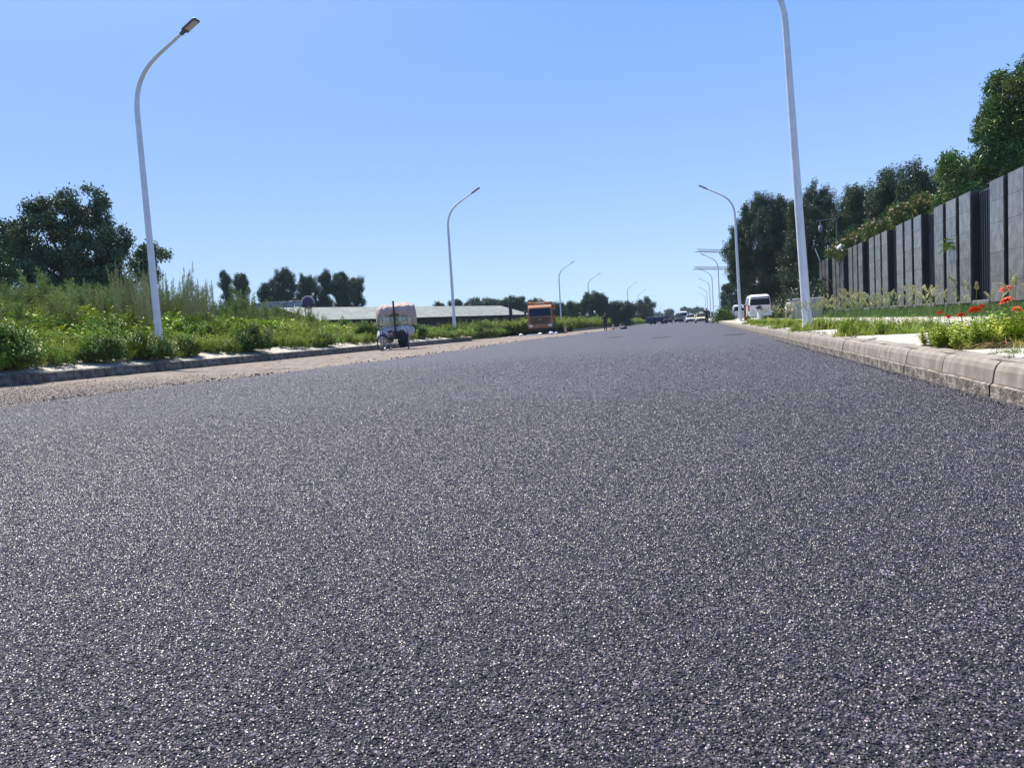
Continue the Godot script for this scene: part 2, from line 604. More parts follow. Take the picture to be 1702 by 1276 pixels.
func grains(road: Node3D) -> void:
	rng.seed = 77
	var at := [[], [], []]
	var cols := [[], [], []]
	var ax := Vector2(-sin(deg_to_rad(14.45)), -cos(deg_to_rad(14.45)))
	var side := Vector2(-ax.y, ax.x)
	var d := 0.75
	while d < 19.0:
		var step := 0.0058 + 0.00055 * maxf(d - 1.5, 0.0)
		var keep := lerpf(0.95, 0.13, smoothstep(2.4, 8.0, d)) * (1.0 - smoothstep(9.0, 19.0, d))
		var w := 0.74 * d + 0.25
		var x := -w
		while x < w:
			x += step
			if rng.randf() > keep:
				continue
			var p := ax * (d + rf(-0.5, 0.5) * step) + side * (x + rf(-0.5, 0.5) * step)
			if p.x > 1.86:
				continue
			var s := step * rf(0.7, 1.45)
			var k := rng.randi() % 3
			var b := Basis.from_euler(Vector3(rf(-0.5, 0.5), rf(0, TAU), rf(-0.5, 0.5))).scaled_local(Vector3(s, s * rf(0.7, 1.0), s))
			at[k].append(Transform3D(b, Vector3(p.x, rf(-0.1, 0.16) * s, p.y)))
			var u := rng.randf()
			var v := 0.009 + 0.04 * u * u
			if u > 0.95:
				v = rf(0.15, 0.36)
			elif u > 0.78:
				v = rf(0.06, 0.14)
			v *= band(p.x, p.y)
			cols[k].append(Color(v * rf(1.0, 1.1), v * 0.98, v * rf(1.0, 1.16)))
		d += step
	for k in 3:
		scatter("grain", stone_mesh(200 + k), mats["grain"], at[k], cols[k], road)

func crumbs() -> void:
	rng.seed = 81
	var at := []
	var cols := []
	for i in 3000:
		var z := -4.0 - 62.0 * pow(rng.randf(), 1.3)
		var spread := absf(rng.randfn(0.0, 0.45))
		var clump := sin(z * 1.7) + sin(z * 0.63 + 2.0)
		if rng.randf() > 0.45 + 0.35 * clump:
			continue
		var x := asphalt_edge(z) + 0.1 - spread
		var s := 0.012 + 0.05 * pow(rng.randf(), 3.5)
		at.append(Transform3D(Basis.from_euler(Vector3(rf(0, 3), rf(0, 6), rf(0, 3))).scaled_local(Vector3.ONE * s), Vector3(x, -0.02 + s * 0.3, z)))
		cols.append(Color.WHITE)
	for i in 700:
		var s := 0.008 + 0.03 * pow(rng.randf(), 3.0)
		at.append(Transform3D(Basis.from_euler(Vector3(rf(0, 3), rf(0, 6), rf(0, 3))).scaled_local(Vector3.ONE * s), Vector3(rf(-15.8, -9.0), -0.02 + s * 0.3, -4.0 - 45.0 * rng.randf())))
		cols.append(Color.WHITE)
	for i in 900:
		var z := -3.5 - 16.0 * pow(rng.randf(), 1.5)
		var s := 0.006 + 0.014 * pow(rng.randf(), 3.0)
		at.append(Transform3D(Basis.from_euler(Vector3(rf(0, 3), rf(0, 6), rf(0, 3))).scaled_local(Vector3.ONE * s), Vector3(1.86 - absf(rng.randfn(0.0, 0.05)), s * 0.3, z)))
		cols.append(Color.WHITE)
	tag(scatter("asphalt_crumbs", stone_mesh(210), mats["crumb"], at, cols), "loose black asphalt crumbs scattered along the edges of the new road", "rubble")

func kerb_ring(z: float, sgn: float, x0: float, prof: Array) -> Array:
	var ring := []
	for p in prof:
		ring.append(Vector3(x0 + sgn * p[0], p[1], z))
	return ring

func right_kerb() -> void:
	rng.seed = 91
	var o := Node3D.new()
	o.name = "kerb"
	add_child(o)
	tag(o, "tan concrete kerb in two courses along the right edge of the road", "", "", "structure")
	var top := [[0.018, 0.098], [0.022, 0.13], [0.03, 0.185], [0.045, 0.222], [0.075, 0.247], [0.115, 0.258], [0.2, 0.262], [0.2, 0.09], [0.1, 0.09]]
	var low := [[0.0, -0.05], [0.0, 0.085], [0.012, 0.094], [0.06, 0.094], [0.1, 0.05], [0.1, -0.05]]
	var z := -1.3
	for i in 62:
		for course in 2:
			var st := mb()
			var prof: Array = top if course == 0 else low
			var n := 4
			var rings := []
			var jx := rf(-0.004, 0.004)
			var g := rf(0.007, 0.012)
			for k in n + 1:
				var zz := z - g - (1.1 - 2.0 * g) * k / n
				var e := 0.008 if k == 0 or k == n else 0.0
				var ring := kerb_ring(zz, 1.0, 1.90 + jx, prof)
				for q in ring.size():
					var v: Vector3 = ring[q]
					v.x += e + rf(-0.0015, 0.0015)
					v.y += -e * 0.7 + rf(-0.0015, 0.0015)
					ring[q] = v
				rings.append(ring)
			ring_loft(st, rings, true, false)
			obj("kerb_stone" if course == 0 else "gutter_stone", st, mats["kerb_stone"] if course == 0 else mats["gutter_stone"], o)
		z -= 1.1
	var f := mb()
	box(f, Vector3(2.01, 0.1, (z - 420.0) / 2.0), Vector3(0.2, 0.32, 420.0 + z), 0.03)
	var fo := obj("kerb_run", f, mats["kerb_stone"], o)
	fo.set_meta("kind", "stuff")
	# mortar core behind the stones, seen dark in the joints
	var core := mb()
	box(core, Vector3(2.03, 0.1, -35.0), Vector3(0.1, 0.3, 68.0))
	obj("mortar", core, mats["paver_joint"], o)

func left_kerb() -> void:
	rng.seed = 93
	var o := Node3D.new()
	o.name = "kerb_001"
	add_child(o)
	tag(o, "grey shaded kerb along the weedy left edge of the road", "", "", "structure")
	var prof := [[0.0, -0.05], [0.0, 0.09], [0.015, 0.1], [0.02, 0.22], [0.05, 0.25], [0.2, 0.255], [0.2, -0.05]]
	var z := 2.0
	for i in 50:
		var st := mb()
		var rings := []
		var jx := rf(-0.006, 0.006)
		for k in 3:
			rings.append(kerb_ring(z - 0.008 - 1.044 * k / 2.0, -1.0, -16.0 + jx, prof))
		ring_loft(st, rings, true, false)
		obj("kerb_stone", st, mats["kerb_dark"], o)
		z -= 1.06
	# the rounded end at the side road
	var e := mb()
	var rings := []
	for k in 8:
		var a := PI / 2 * k / 7.0
		var ring := []
		for p in prof:
			var rad: float = 1.6 - p[0]
			ring.append(Vector3(-17.6 + cos(a) * rad, p[1] - 0.12 * k / 7.0, z - sin(a) * rad))
		rings.append(ring)
	ring_loft(e, rings, true, false)
	obj("kerb_end", e, mats["kerb_dark"], o)
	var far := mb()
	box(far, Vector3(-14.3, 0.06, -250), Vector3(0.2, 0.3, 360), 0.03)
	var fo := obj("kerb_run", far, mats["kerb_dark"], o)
	fo.set_meta("kind", "stuff")

func in_pit(x: float, z: float) -> bool:
	for p in PITS:
		if x > 2.1 and x < 3.3 and z > p - 0.6 and z < p + 0.6:
			return true
	return false

const PITS := [-7.5, -12.3, -17.1, -21.9, -26.7, -31.5, -36.3]

func pavements() -> void:
	rng.seed = 95
	# right: bed of mortar, then slabs laid one by one as far as they can be told apart
	var st := mb()
	box(st, Vector3(4.65, 0.1, -215.0), Vector3(5.1, 0.28, 440.0))
	var o := struct("pavement", st, mats["paver_joint"])
	tag(o, "pale cream paved footway with square planting pits on the right")
	var z := -0.9
	var row := 0
	while z > -40.0:
		var x := 2.1
		var first := true
		while x < 7.1:
			var pit := in_pit(x + 0.3, z - 0.6) and first
			var w := 1.2
			if not pit:
				var s := mb()
				box(s, Vector3(x + w * 0.5, 0.2475 + rf(-0.002, 0.002), z - 0.6), Vector3(w - 0.018, 0.035, 1.2 - 0.018), 0.006)
				obj("paving_slab", s, mats["paver_%d" % (rng.randi() % 3)], o)
			else:
				var s := mb()
				box(s, Vector3(x + w * 0.5, 0.244, z - 0.6), Vector3(w, 0.01, 1.2), 0.0)
				obj("planting_soil", s, mats["soil"], o)
			x += 1.22
			first = false
		z -= 1.2
		row += 1
	var f := mb()
	box(f, Vector3(4.65, 0.2475, (z - 430.0) / 2.0), Vector3(5.08, 0.035, 430.0 + z), 0.0)
	obj("paving_run", f, mats["paver_1"], o).set_meta("kind", "stuff")
	# left footway, half lost under weeds
	var b := mb()
	for i in 30:
		var z0 := 8.0 - 2.0 * i
		var q := []
		for e in [[-16.2, z0], [-16.2, z0 - 2.0], [-17.5, z0 - 2.0], [-17.5, z0]]:
			q.append(Vector3(e[0], 0.25 if e[0] > -17 else 0.5, e[1]))
		quad(b, q[0], q[1], q[2], q[3])
	tag(struct("pavement", b, mats["pale_dust"]), "pale dusty footway behind the left kerb, half covered by weeds")
	# lawn that rises to the wall
	var l := mb()
	var prev := []
	for i in 40:
		var zz := 4.0 - i * 3.0
		var ring := []
		for k in 7:
			var x := 7.2 + k * 0.5
			ring.append(Vector3(x, 0.2 + 0.34 * smoothstep(7.2, 9.2, x) + 0.02 * sin(zz * 1.3 + k), zz))
		if i > 0:
			for k in 6:
				quad(l, prev[k], prev[k + 1], ring[k + 1], ring[k])
		prev = ring
	tag(struct("lawn", l, mats["lawn_soil"]), "strip of lawn rising to the dark stone wall")
	# round iron covers in the asphalt
	var ms := []
	for p in [[1.15, -27.5], [-1.45, -29.2], [-3.85, -34.5], [-9.0, -45.0]]:
		ms.append(p)
	var labels := ["dark iron manhole cover nearest the right kerb", "dark iron manhole cover in the middle of the road", "dark iron manhole cover left of the road's middle", "dark iron manhole cover at the left edge of the asphalt"]
	for i in ms.size():
		var t := thing("manhole_cover", labels[i], "manhole cover", Vector3(ms[i][0], 0.0, ms[i][1]), 0, "manhole covers in the road")
		var lid := mb(true)
		lathe(lid, Vector3.ZERO, Vector3.UP, [[0.31, 0.0], [0.31, 0.012], [0.3, 0.016], [0.05, 0.016], [0.001, 0.016]], 28)
		obj("lid", lid, mats["crumb"], t)
		var rim := mb(true)
		lathe(rim, Vector3.ZERO, Vector3.UP, [[0.40, 0.0], [0.40, 0.01], [0.325, 0.011], [0.325, 0.0]], 28)
		obj("rim", rim, mats["crumb"], t)

func field() -> void:
	var st := mb(true)
	var xs := [-17.3, -18, -19, -20.2, -21.5, -23, -25, -27, -30, -35, -42, -55, -75, -110, -170]
	var zs := []
	var z := 20.0
	while z > -500.0:
		zs.append(z)
		z -= 2.0 if z > -60 else 12.0
	for i in zs.size() - 1:
		for k in xs.size() - 1:
			var p := []
			for e in [[k, i], [k, i + 1], [k + 1, i + 1], [k + 1, i]]:
				var x: float = xs[e[0]]
				var zz: float = zs[e[1]]
				p.append(Vector3(x, left_height(x, zz) if not (zz < -52 and zz > -70 and x > -21) else 0.0, zz))
			quad(st, p[0], p[1], p[2], p[3])
	tag(struct("field", st, mats["field_soil"]), "overgrown field rising in a low bank beyond the left kerb")

# ---------------------------------------------------------------- lamps
func make_lamp() -> Node3D:
	var o := thing("street_lamp", "", "street lamp")
	var pts := []
	var radii := []
	for i in 9:
		pts.append(Vector3(0, 7.75 * i / 8.0, 0))
		radii.append(lerpf(0.118, 0.082, i / 8.0))
	var p := Vector3(0, 7.75, 0)
	for i in 14:
		var a := deg_to_rad(61.0) * smoothstep(-1.0, 10.0, float(i))
		p += Vector3(sin(a), cos(a), 0) * 0.225
		pts.append(p)
		radii.append(lerpf(0.08, 0.045, i / 13.0))
	var st := mb(true)
	tube(st, pts, radii, 14)
	obj("pole", st, mats["pole_paint"], o)
	var b := mb(true)
	lathe(b, Vector3.ZERO, Vector3.UP, [[0.19, -0.05], [0.19, 0.02], [0.13, 0.03], [0.128, 0.12], [0.12, 0.13]], 16)
	obj("base_plate", b, mats["pole_paint"], o)
	var h := mb()
	box(h, Vector3(0, 0.75, 0.108), Vector3(0.1, 0.34, 0.02), 0.006)
	obj("hatch", h, mats["pole_paint"], o)
	var dir: Vector3 = (pts[-1] - pts[-3]).normalized()
	var n := Vector3(-dir.y, dir.x, 0)
	var basis := Basis(dir, n, Vector3(0, 0, 1))
	var head := mb()
	box(head, p + dir * 0.08, Vector3(0.2, 0.09, 0.12), 0.02, basis)
	box(head, p + dir * 0.42, Vector3(0.58, 0.075, 0.30), 0.03, basis)
	for k in 6:
		box(head, p + dir * (0.22 + k * 0.07) + n * 0.045, Vector3(0.012, 0.04, 0.24), 0.0, basis)
	var ho := obj("lamp_head", head, mats["lamp_grey"], o)
	var g := mb()
	box(g, p + dir * 0.45 - n * 0.04, Vector3(0.4, 0.012, 0.22), 0.004, basis)
	obj("lamp_panel", g, mats["lamp_panel"], ho)
	return o

func lamps() -> void:
	var first := make_lamp()
	# x, z, base height, facing (+1 arm to the right), scale, lean in degrees
	var rows := [
		[-17.0, -20.5, 0.3, 1, 1.0, 0.3, "pale street lamp rising from the weeds by the left kerb, nearest of the left row"],
		[-16.9, -50.2, 0.2, 1, 1.0, 0.2, "pale street lamp left of the orange truck, second of the left row"],
		[-19.6, -107.0, 0.0, 1, 0.96, 0.0, "pale street lamp just right of the orange truck, third of the left row"],
		[-19.6, -136.0, 0.0, 1, 0.96, 0.0, "pale street lamp beside the tall far bushes, fourth of the left row"],
		[-16.8, -183.0, 0.0, 1, 1.0, 0.0, "slim far street lamp right of the walking person, fifth of the left row"],
		[-17.8, -228.0, 0.0, 1, 1.0, 0.0, "slim far street lamp in front of the round tree, sixth of the left row"],
		[-19.0, -285.0, 0.0, 1, 1.0, 0.0, "tiny far street lamp right of the round tree, seventh of the left row"],
		[-20.5, -360.0, 0.0, 1, 1.0, 0.0, "tiny far street lamp above the blue vehicle, eighth of the left row"],
		[-21.0, -420.0, 0.0, 1, 1.0, 0.0, "tiny street lamp at the far end of the left row"],
		[2.75, -20.9, 0.25, -1, 1.0, 2.4, "thick pale street lamp on the right footway, cut off by the top of the photo"],
		[2.97, -58.2, 0.25, -1, 1.0, 1.0, "pale street lamp on the right beside the parked white van"],
		[3.1, -118.0, 0.2, -1, 1.0, 0.6, "street lamp of the right row next after the one by the white van"],
		[2.75, -153.0, 0.15, -1, 1.0, 0.4, "slim far street lamp below the lower crane arm, right row"],
		[2.7, -189.0, 0.1, -1, 1.0, 0.2, "slim far street lamp, fifth of the right row"],
		[2.5, -240.0, 0.1, -1, 1.0, 0.0, "tiny far street lamp, sixth of the right row"],
		[2.5, -302.0, 0.0, -1, 1.0, 0.0, "tiny street lamp at the far end of the right row"],
	]
	for i in rows.size():
		var r: Array = rows[i]
		var group := "street lamps along the left kerb" if r[3] > 0 else "street lamps along the right footway"
		var o: Node3D = first
		if i > 0:
			o = dup(first, "street_lamp", r[6], Vector3.ZERO, 0.0, group)
		else:
			tag(o, r[6], "", group)
		o.position = Vector3(r[0], r[2], r[1])
		var basis := Basis.from_euler(Vector3(0, 0.0 if r[3] > 0 else PI, 0))
		basis = Basis(Vector3(0, 0, 1), deg_to_rad(r[5])) * basis
		o.basis = basis.scaled_local(Vector3.ONE * r[4])

# ---------------------------------------------------------------- the dark stone wall
func stone_wall() -> void:
	rng.seed = 301
	var o := thing("stone_wall", "long wall of tall dark granite pillars with slatted grilles between, right of the footway", "wall", Vector3(9, 0, -20))
	var back := mb()
	box(back, Vector3(0.62, 2.46, -20.3), Vector3(0.06, 3.6, 44.0))
	obj("back_panel", back, mats["wall_core"], o)
	var y0 := 0.64
	var y1 := 4.4
	for g in 7:
		var zg := -12.44 + 5.73 * (1 - g)
		for p in 3:
			var z := zg + 1.44 * p
			var core := mb()
			box(core, Vector3(0.31, (y0 + y1) / 2, z + 0.54), Vector3(0.54, y1 - y0 - 0.01, 1.04))
			var pil := obj("pillar", core, mats["wall_core"], o)
			var y := y0
			var hs := [0.62, 0.9, 0.92, 0.68, 0.64]
			for k in 5:
				var h: float = hs[k]
				var s := mb()
				box(s, Vector3(0.02 + rf(-0.003, 0.003), y + h / 2, z + 0.54), Vector3(0.05, h - 0.006, 1.08), 0.004)
				obj("stone_slab", s, mats["granite_%d" % (rng.randi() % 3)], pil)
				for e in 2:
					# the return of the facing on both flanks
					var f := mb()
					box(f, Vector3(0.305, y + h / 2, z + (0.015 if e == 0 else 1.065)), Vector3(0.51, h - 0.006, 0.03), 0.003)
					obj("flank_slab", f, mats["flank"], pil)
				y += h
			var foot := mb()
			box(foot, Vector3(0.32, 0.46, z + 0.54), Vector3(0.5, 0.36, 0.9), 0.01)
			obj("foot", foot, mats["wall_core"], pil)
			if p < 2:
				var block := mb()
				box(block, Vector3(0.16, 0.5, z + 1.26), Vector3(0.3, 0.42, 0.3), 0.02)
				obj("plinth_block", block, mats["plinth"], o)
		# the grille beside the group
		var frame := mb()
		box(frame, Vector3(0.33, 4.33, zg + 4.845), Vector3(0.1, 0.06, 1.74), 0.005)
		box(frame, Vector3(0.33, 0.75, zg + 4.845), Vector3(0.1, 0.06, 1.74), 0.005)
		var gr := obj("grille", frame, mats["dark_paint"], o)
		for k in 9:
			var s := mb()
			box(s, Vector3(0.33, 2.54, zg + 4.06 + 0.197 * k), Vector3(0.14, 3.52, 0.045), 0.004)
			obj("slat", s, mats["slat_paint"], gr)
		var block := mb()
		box(block, Vector3(0.2, 0.52, zg + 4.84), Vector3(0.42, 0.40, 1.5), 0.02)
		obj("plinth_block", block, mats["plinth"], o)
	# small things on the wall's far end
	var t := thing("security_camera", "small white security camera on top of the dark wall", "camera", Vector3(8.95, 4.4, -51.3), 0.4)
	var st := mb()
	box(st, Vector3(0, 0.05, 0), Vector3(0.1, 0.1, 0.1), 0.01)
	bar(st, Vector3(0, 0.05, 0), Vector3(-0.2, 0.2, 0.1), 0.02)
	obj("bracket", st, mats["white_plastic"], t)
	var cb := mb()
	box(cb, Vector3(-0.3, 0.24, 0.15), Vector3(0.5, 0.16, 0.16), 0.03, Basis(Vector3(0, 1, 0), 0.5) * Basis(Vector3(0, 0, 1), 0.5))
	obj("housing", cb, mats["white_plastic"], t)
	for k in 2:
		var a := thing("antenna_rod", ["leaning pale rod at the wall's far end", "upright pale rod beside the leaning one on the wall"][k], "rod", Vector3(9.0, 4.4, [-60.5, -57.0][k]))
		var s := mb(true)
		bar(s, Vector3.ZERO, Vector3(-0.35 if k == 0 else 0.0, 1.0 if k == 0 else 0.9, 0.0), 0.035, 8)
		obj("shaft", s, mats["pole_paint"], a)
		var q := mb()
		box(q, Vector3(0, 0.03, 0), Vector3(0.2, 0.06, 0.2), 0.01)
		obj("foot", q, mats["dark_paint"], a)

func flood_pole() -> void:
	var o := thing("floodlight_pole", "dark pole with horizontal arm and hanging lamp, before the dark trees", "lamp post", Vector3(9.8, 0.3, -58.0))
	var st := mb(true)
	tube(st, [Vector3.ZERO, Vector3(0, 7.0, 0)], [0.09, 0.07], 10)
	obj("pole", st, mats["dark_steel"], o)
	var a := mb(true)
	bar(a, Vector3(0.1, 6.9, 0), Vector3(-1.35, 6.85, 0), 0.045)
	obj("arm", a, mats["dark_steel"], o)
	var l := mb(true)
	lathe(l, Vector3(-1.1, 6.8, 0), Vector3.DOWN, [[0.03, 0.0], [0.03, 0.25], [0.14, 0.3], [0.15, 0.62], [0.1, 0.75], [0.001, 0.76]], 12)
	obj("lamp_head", l, mats["hut_grey"], o)

# ---------------------------------------------------------------- sheds, cranes, sign
func shed() -> void:
	rng.seed = 311
	# long low shed: ridge from (-34.4,-60.7) to (-20.5,-102); eave towards the road
	var a := Vector3(-35.4, 0.2, -57.7)
	var b := Vector3(-24.3, 0.2, -91.0)
	var along := (b - a).normalized()
	var out := Vector3(-along.z, 0, along.x).normalized()
	if out.x < 0:
		out = -out
	var o := thing("long_shed", "long low shed with a pale green metal roof and dark blue walls behind the weeds", "shed", Vector3.ZERO)
	var length := (b - a).length()
	var st := mb()
	var w0 := a + out * 3.6
	var w1 := b + out * 3.6
	quad(st, w0, w1, w1 + Vector3.UP * 2.25, w0 + Vector3.UP * 2.25)
	quad(st, a - out * 3.6, w0, w0 + Vector3.UP * 2.25, a - out * 3.6 + Vector3.UP * 2.25)
	quad(st, w1, b - out * 3.6, b - out * 3.6 + Vector3.UP * 2.25, w1 + Vector3.UP * 2.25)
	tri(st, a - out * 3.6 + Vector3.UP * 2.25, w0 + Vector3.UP * 2.25, a + Vector3.UP * 3.3)
	tri(st, w1 + Vector3.UP * 2.25, b - out * 3.6 + Vector3.UP * 2.25, b + Vector3.UP * 3.3)
	quad(st, b - out * 3.6, a - out * 3.6, a - out * 3.6 + Vector3.UP * 2.25, b - out * 3.6 + Vector3.UP * 2.25)
	obj("wall", st, mats["shed_blue"], o)
	# roof sheets with ribs
	var n := 26
	for k in n:
		var p := a + along * (length * k / n)
		var q := a + along * (length * (k + 1) / n - 0.02)
		for side in 2:
			var dir := out if side == 0 else -out
			var s := mb()
			var e0 := p + dir * 4.3 + Vector3.UP * 2.1
			var e1 := q + dir * 4.3 + Vector3.UP * 2.1
			var r0 := p + Vector3.UP * 3.4
			var r1 := q + Vector3.UP * 3.4
			var th := Vector3.UP * 0.06
			quad(s, e0 + th, e1 + th, r1 + th, r0 + th)
			quad(s, e0, e1, e1 + th, e0 + th)
			quad(s, r0, r1, e1, e0)
			for m in 5:
				var f := (m + 0.5) / 5.0
				var c0 := e0.lerp(e1, f) + th
				var c1 := r0.lerp(r1, f) + th
				quad(s, c0 - along * 0.03, c0 + along * 0.03 + Vector3.UP * 0.04, c1 + along * 0.03 + Vector3.UP * 0.04, c1 - along * 0.03)
			obj("roof_sheet", s, mats["roof_%d" % (rng.randi() % 2)], o)
	for k in 12:
		var s := mb()
		var p := a + along * (length * (k + 0.5) / 12.0) + out * 3.66
		box(s, p + Vector3.UP * 1.1, Vector3(0.12, 2.2, 0.12))
		obj("post", s, mats["dark_paint"], o)
	# dark flue at the right end
	var f := mb(true)
	bar(f, b - along * 5.0 + out * 4.6, b - along * 5.0 + out * 4.6 + Vector3.UP * 3.6, 0.2, 10)
	obj("flue", f, mats["black"], o)
	# pale hut left of it
	var h := thing("hut", "pale grey hut half hidden behind the tall weeds, left of the long shed", "hut", Vector3(-42.4, 0.2, -70.0), 0.25)
	var hb := mb()
	box(hb, Vector3(0, 2.0, 0), Vector3(5.0, 4.0, 3.5), 0.03)
	obj("wall", hb, mats["hut_grey"], h)
	for k in 6:
		var s := mb()
		box(s, Vector3(-2.1 + k * 0.84, 4.35, 1.6), Vector3(0.78, 0.6, 0.08), 0.02)
		obj("roof_panel", s, mats["hut_grey"], h)
	var d := thing("round_sign", "round dark purple board with a scalloped pale rim on three thin legs, above the weeds", "sign", Vector3(-28.2, 0.4, -50.0), 0.5)
	var disc := mb(true)
	lathe(disc, Vector3(0, 3.1, 0), Vector3(0, 0, 1), [[0.38, -0.03], [0.38, 0.03], [0.3, 0.045], [0.001, 0.05]], 28)
	obj("board", disc, mats["purple"], d)
	for k in 16:
		var ang := TAU * k / 16
		var s := mb(true)
		ellipsoid(s, Vector3(cos(ang) * 0.43, 3.1 + sin(ang) * 0.43, 0.0), Vector3(0.08, 0.08, 0.05), Basis.IDENTITY, 8)
		obj("petal", s, mats["crane_paint"] if k < 9 else mats["purple"], d)
	for k in 3:
		var s := mb()
		bar(s, Vector3(-0.2 + 0.2 * k, 2.75, -0.03), Vector3(-0.35 + 0.35 * k, 0, -0.1 - 0.3 * (k % 2)), 0.025, 6)
		obj("leg", s, mats["steel"], d)

func crane(at: Vector3, height: float, reach: float, back: float, turn: float, label: String) -> void:
	var o := thing("tower_crane", label, "crane", at, turn, "tower cranes beyond the dark trees")
	var m := mb()
	for sx in [-1, 1]:
		for sz in [-1, 1]:
			bar(m, Vector3(sx * 0.9, 0, sz * 0.9), Vector3(sx * 0.9, height + 4, sz * 0.9), 0.13, 5)
	var y := 0.0
	while y < height:
		for s in [-1, 1]:
			bar(m, Vector3(-0.9, y, s * 0.9), Vector3(0.9, y + 1.8, s * 0.9), 0.07, 4)
			bar(m, Vector3(s * 0.9, y, -0.9), Vector3(s * 0.9, y + 1.8, 0.9), 0.07, 4)
		y += 1.8
	obj("mast", m, mats["crane_paint"], o)
	var j := mb()
	for s in [-1, 1]:
		bar(j, Vector3(-back, height, s * 0.7), Vector3(reach, height, s * 0.7), 0.14, 5)
	bar(j, Vector3(-back, height + 1.5, 0), Vector3(reach - 1.0, height + 1.4, 0), 0.14, 5)
	var x := -back
	while x < reach - 2.0:
		for s in [-1, 1]:
			bar(j, Vector3(x, height, s * 0.7), Vector3(x + 1.0, height + 1.45, 0), 0.07, 4)
			bar(j, Vector3(x + 1.0, height + 1.45, 0), Vector3(x + 2.0, height, s * 0.7), 0.07, 4)
		x += 2.0
	obj("jib", j, mats["crane_paint"], o)
	var c := mb()
	box(c, Vector3(-back + 2.0, height - 1.2, 0), Vector3(3.0, 2.4, 1.4), 0.1)
	obj("counterweight", c, mats["plinth"], o)
	var cab := mb()
	box(cab, Vector3(1.8, height - 1.3, 1.0), Vector3(1.6, 2.2, 1.4), 0.1)
	obj("cab", cab, mats["crane_paint"], o)

